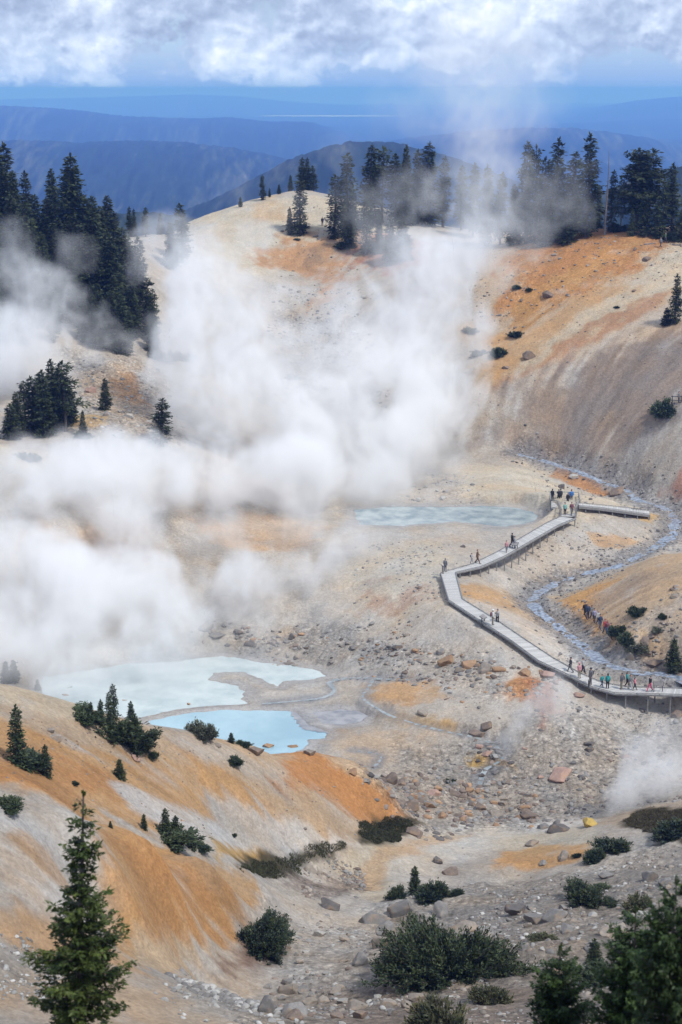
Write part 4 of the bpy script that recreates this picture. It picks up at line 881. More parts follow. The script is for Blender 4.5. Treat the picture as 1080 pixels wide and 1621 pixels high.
TREES = [
 # right ridge, left to right
 ('A1',832,378,225,'faded hemlock behind the steam, pointed top left of the thin bare snag',GR,316,1),
 ('F1',846,378,232,'very narrow spire just left of the bare trunk on the right ridge',GR,318,1),
 ('S1',851,372,247,'thin dead trunk beside the narrow spire in thin steam',GR,315,.7),
 ('C2',861,375,250,'sparse tree with bare lower trunk between dead trunk and tall hemlock',GR,313,.9),
 ('A1',881,374,221,'tall layered hemlock rising from thin steam, right of the sparse tree',GR,311,1.25),
 ('A2',906,372,240,'drooping open hemlock directly left of the tallest ridge tree',GR,314,1.5),
 ('A1',929,366,214,'tallest hemlock of the right ridge, half veiled in grey steam',GR,307,1.25),
 ('F1',947,362,298,'small thin tree behind, between tallest hemlock and dead snag',GR,322,1),
 ('S1',959,366,235,'tall bare dead snag standing alone against the blue hills',GR,306,1),
 ('A2',968,368,269,'greyish thin tree immediately right of the tall dead snag',GR,308,1),
 ('C2',982,368,284,'open tree with bare dark trunk left of the twin broad hemlocks',GR,307,.9),
 ('C1',1007,368,236,'broad double topped hemlock, the left of the two big ones',GR,306,1.35),
 ('C2',1028,368,237,'broad rounded hemlock, the right of the two big ones',GR,308,1.45),
 ('D2',1000,369,330,'short yellow green young conifer beneath the broad hemlocks',GR,303,.9),
 ('D1',1019,371,306,'dark cone shaped young fir in front of the broad hemlocks',GR,303,1.1),
 ('C2',1049,372,282,'conifer with long bare reddish trunk near the ridge hikers',GR,303,1.0),
 ('A1',1062,373,260,'dense pointed hemlock behind the two ridge hikers',GR,304,1.3),
 ('D1',1078,380,332,'small leafy fir cut by the frame edge at the ridge end',GR,300,1.2),
 ('B2',813,380,292,'dark round crowned tree half lost in steam on the ridge',GR,318,1.0),
 ('A2',792,382,272,'ghostly tree in thick steam, left end of the right ridge row',GR,322,1.1),
 ('A1',770,384,262,'very faint hemlock inside the rising steam plume',GR,326,1.0),
 ('D1',897,371,318,'young fir filling the gap under the drooping hemlock',GR,306,1.3),
 ('D1',866,374,320,'short fir among misty trunks beneath the sparse tree',GR,308,1.4),
 ('D1',1040,371,320,'dark bushy young fir left of the long bare reddish trunk',GR,302,1.3),
 ('B2',912,372,290,'leafy mid height fir crowded behind the tallest ridge hemlock',GR,318,.9),
 ('A2',750,382,258,'faint feathered hemlock, one of two inside the plume edge',GR,335,1.1),
 # middle hilltop
 ('F1',530,342,277,'small spire with drooping tip, left of the tallest narrow spire',GM,335,1.5),
 ('F1',551,350,242,'tallest and narrowest spire on the middle hilltop, seen through steam',GM,336,1.3),
 ('F1',545,359,322,'short spire at the foot of the tallest narrow one',GM,330,1.1),
 ('F1',560,354,301,'medium spire right of the tallest narrow one',GM,330,1.0),
 ('F1',553,355,315,'short spire squeezed between two slightly taller ones',GM,331,1.1),
 ('A1',588,338,230,'big dark leaning hemlock with ragged flat crown, left of its twin',GM,340,1.35),
 ('C2',606,340,234,'big hemlock with bare slanting trunk, right of its dark twin',GM,342,1.3),
 ('A2',580,372,307,'narrow dark hemlock standing downhill in front of the big pair',GM,326,1.1),
 ('A2',626,352,243,'hazy hemlock immediately right of the slanting trunk',GM,340,1.3),
 ('B2',643,354,230,'tall hazy conifer with full crown in the middle hill group',GM,342,.8),
 ('A1',661,354,239,'hazy conifer between two slightly taller ones behind thin steam',GM,344,1.2),
 ('A1',678,354,227,'highest hazy conifer right end of the middle hill group',GM,344,1.5),
 ('A2',702,356,247,'pale steam covered conifer dropping away right of the middle group',GM,346,1.2),
 ('A2',730,362,262,'almost hidden conifer in steam between middle hill and plume',GM,345,1.2),
 ('D1',618,385,350,'low dark fir at the downhill edge of the middle group',GM,320,1.2),
 ('D1',637,386,343,'low dense fir beside the rust slope below the middle group',GM,320,1.3),
 ('B2',600,378,330,'compact dark fir under the slanting trunk',GM,326,.8),
 ('F1',476,350,283,'lone narrow hemlock on the pale dome with low skirt of shrubs',GM,338,1.6),
 ('D1',459,348,329,'tiny fir leaning beside the lone hemlock on the pale dome',GM,338,.8),
 ('A1',479,302,249,'tallest of the tight clump at the very top of the dome',GM,366,1.4),
 ('A1',487,302,250,'second of the tight clump at the very top of the dome, its middle tree',GM,367,1.2),
 ('A2',496,302,261,'curved right tree of the tight clump on top of the dome',GM,366,1.5),
 ('D1',460,306,277,'small pointed fir just left of the clump on the dome top',GM,364,1.0),
 ('D1',442,312,291,'little fir on the skyline, between the thin spire and the pointed fir',GM,361,1.1),
 ('F1',416,322,276,'thin lone spire on the skyline of the pale dome',GM,357,1.2),
 ('D1',427,318,297,'small fir just right of the thin skyline spire',GM,359,.8),
 ('D1',381,328,311,'leaning little fir farthest down the left skyline of the dome',GM,354,1.1),
 # left forest
 ('A1',2,420,228,'tall ragged hemlock cut by the left frame edge',GL,300,1.5),
 ('A1',13,420,229,'tall hemlock second from the left frame edge',GL,303,1.3),
 ('B2',27,425,272,'shorter full hemlock right of the two tall ones at the frame edge',GL,298,1.0),
 ('A2',45,420,270,'thin greyish half dead conifer with visible trunk in left forest',GL,306,1.1),
 ('B2',86,432,268,'dark pointed fir tucked left behind the largest fir',GL,300,1.0),
 ('B1',117,440,245,'largest broad cone shaped fir, dominating the left forest',GL,288,1.15),
 ('B2',60,430,308,'rounded dark fir in the dip left of the largest fir',GL,292,1.3),
 ('B2',148,440,312,'full fir leaning against the right flank of the largest fir',GL,286,1.1),
 ('D1',163,400,332,'small pointed fir at the right foot of the largest fir',GL,318,1.3),
 ('F1',185,380,336,'thin pointed fir standing alone against the blue valley',GL,326,1.3),
 ('A1',206,384,327,'left and thicker of two close firs before the blue valley',GL,326,1.1),
 ('A1',213,384,330,'slim companion touching the thicker fir before the blue valley',GL,328,.9),
 ('A2',231,388,327,'forked looking fir, right of the close pair before the valley',GL,325,1.3),
 ('D1',254,375,338,'short conical fir near the snowy looking rocks, left of the dome',GL,328,1.0),
 ('A2',288,425,322,'steam wrapped hemlock at the foot of the pale dome',GL,312,1.5),
 ('B2',272,430,352,'misty round fir beside the steam wrapped hemlock',GL,308,1.1),
 # left bank
 ('B2',84,678,568,'dark tree with thick trunk, tallest of the left bank clump',GB,None,1.1),
 ('C2',103,684,572,'dark tree with forked bare trunk at the right of the clump',GB,None,1.4),
 ('C2',40,668,603,'light green open tree, left of the dark clump on the bank',GB,None,1.3),
 ('D1',18,695,640,'low spreading dark fir at the left frame edge on the bank',GB,None,1.5),
 ('B2',62,672,590,'dark fir filling the middle of the left bank clump',GB,None,1.0),
 ('D1',167,650,600,'neat dense cone shaped fir beside grey boulders on the bank',GB,None,1.1),
 ('D1',132,692,651,'small young fir standing before the gold soil patch',GB,None,.9),
 ('A2',257,706,629,'crooked one sided hemlock emerging from the steam bank',GB,None,1.9),
 ('B2',70,690,585,'dark dense fir in the front rank of the left bank clump',GB,None,1.2),
 ('A1',52,684,596,'narrow dark fir in the front of the clump, left of the thick trunk',GB,None,1.6),
 ('B2',28,690,622,'full dark fir at the left end of the bank clump',GB,None,1.2),
 ('B2',96,672,578,'dark fir behind the forked tree of the clump',GB,None,1.2),
 ('D1',112,668,618,'smaller fir hanging on the right side of the clump',GB,None,1.5),
 # right slope
 ('A1',1069,512,434,'narrow fir alone on the right slope with a smaller one at its side',None,None,1.1),
 ('D1',1055,514,487,'small spreading fir at the left foot of the slope fir',None,None,1.5),
 # lower left ridge
 ('D1',28,1208,1116,'dense dark fir on the ochre ridge near the left frame edge',None,None,.9),
 ('D1',73,1228,1178,'small fir just right and below the dense dark ridge fir',None,None,.9),
 ('F1',180,1150,1080,'tallest twin spire rising out of the krummholz thicket',None,None,1.0),
 ('F1',174,1150,1092,'shorter left spire of the twin in the krummholz thicket',None,None,1.0),
 ('D1',160,1148,1106,'dark fir left of the twin spires in the thicket',None,None,.8),
 ('D1',145,1142,1110,'leftmost small spire in the krummholz thicket',None,None,.8),
 ('D1',208,1140,1108,'small round fir just right of the twin spires',None,None,1.0),
 ('D1',214,1180,1130,'fir on the right shoulder of the krummholz thicket',None,None,1.1),
 ('D1',192,1176,1140,'dense fir in the middle of the krummholz thicket, below the spires',None,None,1.3),
 ('D1',22,1080,1044,'little fir on the ridge skyline over the milky pool, left pair',None,None,1.2),
 ('D1',10,1080,1046,'little fir nearest the frame edge on the ridge skyline',None,None,1.2),
 ('D1',60,1092,1074,'tiny fir alone on the ridge skyline, right of the pair',None,None,1.2),
 ('D1',190,1232,1200,'tiny bright green conifer on the bare ochre slope',None,None,1.3),
 ('D1',366,1176,1158,'tiny fir by the orange stones at the edge of the blue pool',None,None,1.4),
 ('D1',262,1322,1278,'tall dark spire of the small thicket on the nearer ridge',None,None,1.0),
 ('D1',278,1330,1290,'bent fir right of the dark spire on the nearer ridge',None,None,1.1),
 ('D1',228,1312,1286,'greyish small fir at the left of the nearer ridge thicket',None,None,1.0),
 ('D1',303,1342,1308,'low fir at the right end of the nearer ridge thicket',None,None,1.2),
 ('D1',175,1310,1296,'tiny fir alone left of the nearer ridge thicket',None,None,1.2),
 ('D1',657,1418,1371,'young fir rising between round shrubs on the middle knoll',None,None,1.0),
 ('D1',940,1542,1488,'young fir on the gravel behind the blurred green trees',None,None,1.2),
 ('D1',1066,1062,1012,'dark green young fir beside brown boulders above the creek',None,None,1.3),
]
for (k_, px_, b_, t_, lb, gp, Y_, wf_) in TREES:
    tree(k_, px_, b_, t_, lb, gp, Y_, wf_)
# more of the left hillside forest, running down into the steam
rf = random.Random(5); nfill = 0
for i in range(900):
    px_ = rf.uniform(-15, 262); by = rf.uniform(430, 590)
    if px_ > 120+(by-430)*.62+60 or (by > 545 and px_ < 150) or (by > 560): continue
    p = ground(px_, by)
    if any((p.x-q[0])**2+(p.y-q[1])**2 < 2.5**2 for q in [tuple(o.location)[:2] for o in col.objects if o.name.startswith('forest_tree')]): continue
    H = rf.uniform(9, 15)*(1.0 if by < 520 else .65); k_ = rf.choice(['B2', 'B2', 'A1', 'A2', 'B1'])
    p.z = lowz(p.x, p.y)-.2
    s = H/HREF[k_]; wd = {'B1': 'broad', 'B2': 'full', 'A1': 'narrow', 'A2': 'ragged'}[k_]
    hgt = 'tall' if H > 12 else 'middling' if H > 9 else 'short'
    band = 'upper' if by < 470 else 'middle' if by < 515 else 'lower'
    side = 'near the left frame edge' if px_ < 60 else 'below the largest fir' if px_ < 150 else 'along the forest\'s right border'
    plant(k_, p, s*1.15, s, 'forest_tree', f'{hgt} {wd} dark conifer in the {band} forest {side}', 'tree', GL); nfill += 1
    if nfill >= 62: break
SHR = [  # kind, px, py(foot), width px, height factor, label
 ('K2',470,360,44,.35,'low dark skirt of shrubs round the lone hemlock on the dome'),
 ('K3',1055,658,46,1.0,'wide dark green shrub by the rail at the right slope edge'),
 ('K3',790,565,27,1.1,'dark round shrub, largest beside the plume on the right slope'),
 ('K4',760,563,24,.9,'grey misty shrub left of the dark round one by the plume'),
 ('K3',818,534,24,.8,'flat green shrub above the brown slope boulder'),
 ('K4',746,528,22,.9,'faint grey shrub deepest in the plume edge'),
 ('K3',838,462,12,.9,'tiny green shrub high on the orange part of the right slope'),
 ('K3',818,458,16,.8,'small dark shrub at the steam edge high on the orange slope'),
 ('K3',978,487,12,.5,'tiny flat shrub in the middle of the cream slope'),
 ('K3',1012,975,30,.9,'bushy green shrub high on the walkers bank'),
 ('K3',1050,980,14,1.1,'small upright green shrub near the frame edge on the walkers bank'),
 ('K4',1045,1000,26,.7,'grey green straggly shrub between two green ones on the bank'),
 ('K3',980,1008,26,1.2,'green shrub directly beside the last hiker in line'),
 ('K3',993,1022,28,1.1,'second green shrub down the bank from the hikers'),
 ('K4',1008,1035,34,1.0,'large grey dry shrub next to brown boulders above the creek'),
 ('K4',1075,1062,30,.8,'grey shrub behind the young fir at the creek bend'),
 ('K2',44,730,34,.9,'grey green shrub at the top of the pale left slope'),
 ('K3',130,695,24,.9,'dark shrub at the foot of the small fir by the gold soil'),
 ('K4',255,572,40,.9,'dull shrub half hidden in steam below the left forest'),
 ('K4',290,572,36,.9,'grey shrub deep in the steam beside the forest tip'),
 ('K2',505,618,24,.7,'dull shrub on the rocky gully floor of the middle hill'),
 ('K2',460,600,30,.6,'wide grey shrub among stones of the middle hill gully'),
 ('K4',470,380,12,.6,'small dark tuft on the pale dome below the lone hemlock'),
 ('K3',546,392,34,.6,'dark low shrub above the orange outcrop'),
 ('K3',595,398,46,.8,'dark shrub mass wrapped in steam under the middle group'),
 ('K3',630,392,44,.9,'dark shrub mass at the right foot of the middle group'),
 ('K3',560,362,40,.8,'thick dark shrubs at the feet of the narrow spires'),
 ('K3',940,362,30,.9,'brownish shrub at the foot of the dead snag'),
 ('K3',1060,380,44,.6,'green shrub edge behind the two ridge hikers'),
 ('K3',985,366,40,.6,'dark underbrush below the open trees on the right ridge'),
 ('K3',900,372,44,.6,'misty underbrush below the tallest hemlock'),
 ('K2',130,1142,64,.55,'flat dark krummholz at the left end of the thicket'),
 ('K2',175,1172,88,.65,'wide krummholz mass in the middle of the thicket'),
 ('K2',212,1188,70,.8,'krummholz at the lower right of the thicket'),
 ('K3',238,1200,24,.9,'small shrub trailing off the lower right of the thicket'),
 ('K4',320,1170,46,1.1,'round spiky grey shrub on the skyline before the blue pool'),
 ('K3',370,1212,30,.7,'small flat shrub on the pale slope below the round spiky one'),
 ('K3',384,1182,22,.7,'low green tuft beside the tiny fir at the pool edge'),
 ('K3',110,1092,10,.9,'tiny tuft on the skyline right of the lone tiny fir'),
 ('K3',40,1214,70,.5,'low shrubs at the feet of the dense dark ridge fir'),
 ('K2',10,1282,56,.5,'low juniper at the left frame edge on white ground'),
 ('K3',118,1244,14,.7,'tiny tuft on the ochre slope'),
 ('K2',265,1338,90,.4,'flat dark krummholz base of the nearer ridge thicket'),
 ('K3',317,1348,30,.6,'last low shrub of the nearer ridge thicket, downhill'),
 ('KC',413,1512,104,1.05,'dense blue green round shrub above a bare purple brown patch'),
 ('KB',708,1560,196,1.0,'huge dark krummholz sprawling over the foreground gravel'),
 ('K2',628,1424,36,.8,'bright low shrub left of the young fir on the knoll'),
 ('K3',685,1428,52,.9,'round dull shrub right of the young fir on the knoll'),
 ('K3',723,1420,22,.8,'small round shrub at the right end of the knoll row'),
 ('K3',942,1366,34,1.1,'dark shrub beside the orange stained patch'),
 ('K3',975,1350,52,.7,'wide dark shrub behind the one at the orange patch'),
 ('K2',925,1432,64,.8,'straggly dark shrub on the right gravel slope'),
 ('K2',950,1418,44,.5,'flat green extension of the straggly shrub'),
 ('K2',972,1434,32,.5,'small flat shrub right of the straggly one'),
 ('K3',915,1358,14,.9,'tiny bright shrub left of the orange stained patch edge'),
 ('K5',860,1492,38,.8,'flat dark mat plant on grey gravel, right of the huge krummholz'),
 ('K5',1012,1440,48,1.3,'brownish heath mat near the blurred branches'),
 ('K5',780,1590,60,1.3,'low heath mat at the right foot of the huge krummholz'),
 ('K3',1068,1330,60,.8,'dark shrub at the right frame edge on the heath mound'),
 ('K2',960,1560,80,.7,'dark low shrub behind the blurred green trees'),
 ('K5',700,1640,110,1.2,'dark mat plant at the bottom edge of the frame'),
 ('K3',370,1325,10,.8,'tiny dark tuft near the pale gully head'),
 ('K3',712,1240,16,.5,'dark tuft among the brown boulders'),
]
for (k_, px_, py_2, w_, hf_, lb) in SHR: shrub(k_, px_, py_2, w_, hf_, lb, None)
# trees close to the viewpoint, out of focus
def near_tree(kind, px, tpy, Y, H, wf, label):
    top = pt(px, tpy, Y); p = Vector((top[0], Y, top[2]-H)); s = H/HREF[kind]
    plant(kind, p, s*wf, s, 'conifer_tree', label, 'tree', None)
near_tree('N1', 122, 1258, 22, 8.2, 1.0, 'close out of focus fir with thin layered branches, lower left')
near_tree('N2', 893, 1500, 23, 5.0, .80, 'close blurred bushy fir at the bottom, left of the other blurred ones')
near_tree('N2', 1000, 1440, 22, 5.4, .80, 'close blurred fir with pointed top, middle of the blurred trio')
near_tree('N2', 1135, 1330, 19, 6.0, .8, 'close blurred fir reaching in from the right frame edge')
near_tree('N2', 1075, 1395, 17, 6.0, .55, 'close blurred fir overlapping the frame corner, lower right')

# grass in the damp hollows
def grass_patch(P, n, hgt, colr, label):
    W_ = poly_px(P); rs = np.random.RandomState(len(P)*7+n); x0, y0 = W_.min(0); x1, y1 = W_.max(0)
    xs_ = rs.uniform(x0, x1, n*3); yy = rs.uniform(y0, y1, n*3); k = sdist_poly(W_, xs_+.5*fbm2(xs_, yy, 3, 4), yy+.5*fbm2(xs_, yy, 3, 5)) < 0
    xs_, yy = xs_[k][:n], yy[k][:n]; n = len(xs_); zz = hz(xs_, yy)
    P0 = np.stack([xs_, yy, zz-.03], 1); a = rs.rand(n)*6.28; wv = np.stack([np.cos(a), np.sin(a), a*0], 1)*.035
    tip = P0+np.stack([rs.normal(size=n)*.09, rs.normal(size=n)*.09, hgt*(.6+.7*rs.rand(n))], 1)
    V = np.stack([P0-wv, P0+wv, tip], 1).reshape(-1, 3); c = colr*(.55+.9*rs.rand(n, 1))
    me = mesh_np('grass', V, np.arange(3*n).reshape(n, 3), m_leaf, np.repeat(np.clip(c, .01, .3), 3, 0))
    o = bpy.data.objects.new('grass', me); col.objects.link(o); tag(o, label, 'grass', kind='stuff')
GC = np.array([.045, .048, .020])
grass_patch([(380,1378),(400,1362),(440,1358),(470,1345),(500,1338),(548,1334),(546,1346),(510,1358),(480,1366),(470,1380),(420,1390)], 24000, .15, GC, 'dark green grass in the hollow between orange ridge and mound')
grass_patch([(564,1312),(590,1300),(640,1296),(664,1304),(640,1318),(630,1332),(600,1338),(575,1330)], 14000, .15, GC*.9, 'dark grass tuft at the tip of the orange ridge')
grass_patch([(988,1300),(1010,1284),(1060,1282),(1110,1290),(1110,1345),(1060,1330),(1020,1318),(1000,1312)], 18000, .14, np.array([.055, .045, .022]), 'brown green heath covering the right mound')

# ------------------------------------------------------------------ stones
def rock_mesh(seed, sub, cuts=10):
    bm = bmesh.new(); bmesh.ops.create_icosphere(bm, subdivisions=sub, radius=1.0); rs = np.random.RandomState(seed)
    V = np.array([v.co[:] for v in bm.verts]); sc_ = np.array([1, .65+.4*rs.rand(), .5+.35*rs.rand()])
    q = V*1.3+seed*3.1; V = V*(1+.34*fbm3(q[:, 0], q[:, 1], q[:, 2], 2, seed))[:, None]
    for k in range(cuts):
        nrm = rs.normal(size=3); nrm /= np.linalg.norm(nrm); d = .42+.40*rs.rand(); h = V@nrm-d; V = V-np.outer(np.maximum(h, 0), nrm)
    q = V*4+seed*1.7; V = V*(1+.05*fbm3(q[:, 0], q[:, 1], q[:, 2], 3, seed, .6))[:, None]
    V = V*sc_; Fq = np.array([[v.index for v in f.verts] for f in bm.faces]); bm.free(); return V, Fq
m_rock, nt, b = mat('boulder_stone'); oi = nt.nodes.new('ShaderNodeObjectInfo')
n1_ = objnoise(nt, 3.0, 6, .7, 'Object'); st = objnoise(nt, 1.2, 4, .6)
k = mth(nt, 'MULTIPLY_ADD', n1_, 1.1, .42)
c_ = mixc(nt, mth(nt, 'MULTIPLY_ADD', st, 1.6, -.80, clamp=True), oi.outputs['Color'], tuple(PAL['ochre']*.7))
nt.links.new(mixc(nt, 1.0, c_, k, 'MULTIPLY'), b.inputs['Base Color']); setin(b, 'Roughness', .9); setin(b, 'Specular IOR Level', .25)
bp = nt.nodes.new('ShaderNodeBump'); setin(bp, 'Strength', .6); setin(bp, 'Distance', .08); nt.links.new(n1_, bp.inputs['Height']); nt.links.new(bp.outputs[0], b.inputs['Normal'])
m_rub, nt, b = mat('rubble_stone'); at = nt.nodes.new('ShaderNodeAttribute'); at.attribute_name = 'tint'
k = mth(nt, 'MULTIPLY_ADD', objnoise(nt, 5.0, 5, .7), .9, .55); nt.links.new(mixc(nt, 1.0, at.outputs['Color'], k, 'MULTIPLY'), b.inputs['Base Color']); setin(b, 'Roughness', .95); setin(b, 'Specular IOR Level', .2)
ROCKM = []
for i in range(9):
    V, Fq = rock_mesh(400+i, 4, 14); me = mesh_np('rock', V, Fq, m_rock)
    ROCKM.append(me)
STC = dict(grey=np.array([.21, .20, .19]), dark=np.array([.12, .11, .105]), tan=np.array([.27, .235, .20]), orange=np.array([.31, .20, .125]), brown=np.array([.19, .15, .125]), white=np.array([.35, .34, .32]), yellow=np.array([.42, .30, .09]), pink=np.array([.33, .22, .18]))
BN = {}
def boulder(px, py, wpx, cn, label, group=None, flat=1.0, name='boulder'):
    p = ground(px, py); r = wpx/2*tdepth(p.y, p.z)/FPX; me = ROCKM[rng.randrange(9)]
    r *= 1.05; o = bpy.data.objects.new(name, me); col.objects.link(o); o.location = (p.x, p.y+r*.3, lowz(p.x, p.y)+r*.12); a = rng.uniform(.85, 1.15)
    o.scale = (r*a, r*rng.uniform(.8, 1.15), r*flat*rng.uniform(.9, 1.25)); o.rotation_euler = (rng.uniform(-.25, .25), rng.uniform(-.25, .25), rng.uniform(-.7, .7) + (math.pi if rng.random() < .5 else 0))
    c = STC[cn]*rng.uniform(.85, 1.15); o.color = (*c, 1); tag(o, label, 'rock', group); return o
BO = [ # px, py, width, colour, label
 (936,1308,32,'yellow','large rounded yellow boulder by the small steam vent'),
 (884,1316,36,'dark','low dark grey boulder left of the yellow boulder'),
 (862,1312,22,'grey','grey slab just left of the low dark grey boulder'),
 (618,1242,30,'brown','square brown boulder, left one of the pair above the orange slope'),
 (636,1244,20,'brown','smaller brown boulder, right one of the pair above the orange slope'),
 (688,1260,24,'pink','pinkish boulder at the left end of the boulder field'),
 (722,1262,26,'brown','brown boulder near the field centre'),
 (742,1254,20,'orange','orange stained boulder highest in the near boulder field'),
 (760,1284,26,'brown','brown rounded boulder at the middle of the field edge'),
 (788,1294,34,'tan','wide tan boulder at the lower edge of the field'),
 (838,1298,32,'brown','broad brown boulder at the right end of the field'),
 (652,1282,34,'brown','angular dark brown boulder touching the orange ridge tip'),
 (654,1322,34,'brown','blocky brown boulder between grass tuft and mound'),
 (888,1232,46,'pink','long pinkish boulder on the grey lower basin'),
 (758,1164,34,'brown','flat brown rock beside the runnel crossing'),
 (770,1152,26,'brown','flat brown rock beside the upper runnel bend'),
 (524,1440,36,'dark','dark pointed boulder on the pale knoll edge'),
 (465,1608,44,'grey','grey boulder in the stony foreground gully'),
 (490,1592,30,'tan','tan boulder right of the grey gully boulder'),
 (460,1575,46,'tan','large cream brown boulder above the gully stones'),
 (880,1458,46,'grey','big rounded grey boulder on the right gravel'),
 (850,1462,46,'grey','dark slab left of the big rounded grey boulder'),
 (985,1480,44,'tan','pale tan boulder in front of the blurred trees'),
 (960,1485,36,'tan','ochre boulder left of the pale tan one'),
 (610,1484,44,'grey','mossy grey boulder at the left of the huge krummholz'),
 (655,1565,34,'tan','round tan stone under the huge krummholz'),
 (678,1562,22,'orange','orange stone under the huge krummholz'),
 (658,1588,38,'tan','pale rounded stone below the huge krummholz'),
 (740,1478,50,'tan','tan flat rock behind the huge krummholz'),
 (770,1484,40,'grey','flat grey rock behind the huge krummholz, right'),
 (960,1392,26,'grey','grey stone beside the straggly shrub'),
 (893,1362,26,'tan','small tan boulder in the orange stained patch'),
 (843,1338,24,'tan','tan rock at the top of the orange stained patch'),
 (692,1366,26,'dark','dark stone on the white mound, left one'),
 (716,1385,34,'brown','brown rocks beside the tuft on the mound slope'),
 (860,1370,16,'grey','grey stone at the foot of the orange stained patch'),
 (272,1334,30,'tan','tan boulder lying in the nearer ridge thicket'),
 (1035,1052,30,'brown','large two toned boulder beside the young fir at the creek bend'),
 (1030,1038,20,'brown','brown boulder on top of the two toned one'),
 (1000,1045,22,'tan','pale boulder at the foot of the grey dry shrub'),
 (1024,1022,26,'brown','reddish brown boulder above the pale one'),
 (1032,1008,18,'brown','smaller reddish boulder highest of its pile'),
 (1070,945,16,'tan','cream boulder high on the walkers bank'),
 (1064,935,12,'brown','brown boulder behind the cream one on the bank'),
 (977,782,32,'brown','big brown boulder at the head of the creek bend'),
 (908,757,22,'white','white snowlike mound of crust near the platform'),
 (890,773,16,'dark','flat dark stone behind the platform'),
 (838,568,26,'brown','squarish brown boulder on the right slope'),
 (802,583,16,'brown','small brown boulder low on the right slope'),
 (870,470,26,'brown','long brown outcrop on the orange slope'),
 (1022,413,20,'brown','dark red boulder high on the cream slope'),
 (1004,462,12,'brown','red stone on the cream slope'),
 (628,1030,22,'dark','dark boulder standing on pale mud'),
 (618,1026,16,'grey','grey boulder left of the dark one on pale mud'),
 (658,1032,18,'orange','orange boulder right of the dark one on pale mud'),
 (697,1036,20,'grey','grey boulder at the start of the orange row'),
 (710,1052,30,'orange','large orange boulder, leftmost of the orange row'),
 (742,1056,28,'orange','orange boulder second in the row below the boardwalk'),
 (768,1066,30,'tan','tan boulder where the row curves towards the boardwalk'),
 (788,1064,26,'orange','flat orange slab near the middle of the row'),
 (832,1068,28,'orange','orange boulder in the right part of the row'),
 (868,1072,34,'pink','large pinkish boulder nearest the boardwalk'),
 (880,1084,22,'pink','pink stone just below the largest pinkish boulder'),
 (915,1102,22,'pink','pinkish stone below the boardwalk bend'),
 (668,1132,20,'tan','light stone near the runnel bend'),
 (727,1064,18,'tan','small tan boulder below the second orange boulder'),
 (1075,1134,24,'brown','brown boulder at the right frame edge below the boardwalk'),
 (1018,1128,18,'grey','grey stone below the information board'),
 (560,1030,20,'grey','grey boulder on the mud bank above the milky pool, right'),
 (375,1003,22,'dark','dark boulder on the steaming bank'),
 (325,996,36,'grey','big grey rock outcrop at the edge of steam'),
 (345,1010,30,'grey','grey rock beside the outcrop at the edge of steam'),
 (396,1020,24,'dark','dark rock cluster above the milky pool'),
 (104,1104,16,'orange','small orange boulder on the ridge skyline'),
 (88,1172,24,'tan','tan boulder on the orange ridge by the small fir'),
 (80,1158,18,'tan','little tan boulder above the larger one on the ridge'),
 (215,1203,22,'pink','pink boulder right below the krummholz thicket'),
 (405,1196,34,'brown','brown boulder of the row at the blue pool edge'),
 (425,1186,24,'orange','orange boulder of the row at the blue pool edge'),
 (462,1186,24,'orange','round orange boulder at the right end of the pool row'),
 (490,1196,22,'tan','tan rock past the end of the pool row'),
 (300,1118,14,'orange','little orange stone right of the thicket on the skyline'),
 (345,1182,18,'tan','tan stone left of the tiny fir at the pool'),
 (199,1112,14,'orange','orange stone behind the thicket'),
 (203,662,18,'white','white boulder on the left bank, largest'),
 (170,658,18,'grey','grey boulder at the foot of the cone shaped fir'),
 (190,655,12,'white','white stone between grey and white boulders'),
 (188,692,22,'white','pale boulder at the steam edge of the left bank'),
 (112,684,16,'grey','grey boulder at the base of the forked tree'),
 (143,622,22,'pink','pink boulder on the ochre bank above the fir'),
 (700,790,14,'white','white boulder left of the grey pool'),
 (706,780,12,'white','white stone above the others left of the grey pool'),
 (694,778,10,'white','small white stone near the grey pool'),
 (733,866,12,'dark','dark stone behind the boardwalk corner'),
 (665,932,12,'brown','lone brown stone on pinkish ground left of the boardwalk'),
 (545,394,18,'brown','brown outcrop stone on the orange part of the middle hill'),
 (500,376,10,'grey','grey stone on the pale dome'),
 (1000,1462,26,'grey','grey block behind the ochre boulder on the right gravel'),
 (1055,1402,30,'grey','grey block near the right frame edge on gravel'),
 (1030,1395,36,'grey','long grey slab on the right gravel slope'),
 (590,1462,50,'grey','pale grey outcrop at the upper left of the huge krummholz'),
 (640,1448,60,'grey','flat grey outcrop behind the huge krummholz, left'),
 (600,1500,44,'tan','tan outcrop touching the left side of the huge krummholz'),
 (700,1452,46,'grey','flat grey outcrop with bare top behind the huge krummholz'),
 (820,1450,40,'dark','dark flat slab on the crest of the right gravel'),
 (570,1530,34,'grey','grey stone half sunk in the pale knoll'),
 (545,1492,30,'tan','tan stone half sunk in the pale knoll'),
 (900,1478,30,'grey','grey stone below the big rounded grey boulder'),
 (420,1605,40,'grey','whitish grey stone at the gully bottom edge'),
 (560,1600,34,'tan','tan stone between gully and huge krummholz'),
 (880,1545,34,'pink','pinkish stone near the foot of the blurred firs'),
 (935,1510,26,'grey','grey stone just above the blurred firs'),
]
for (px_, py_2, w_, cn, lb) in BO: boulder(px_, py_2, w_, cn, lb)
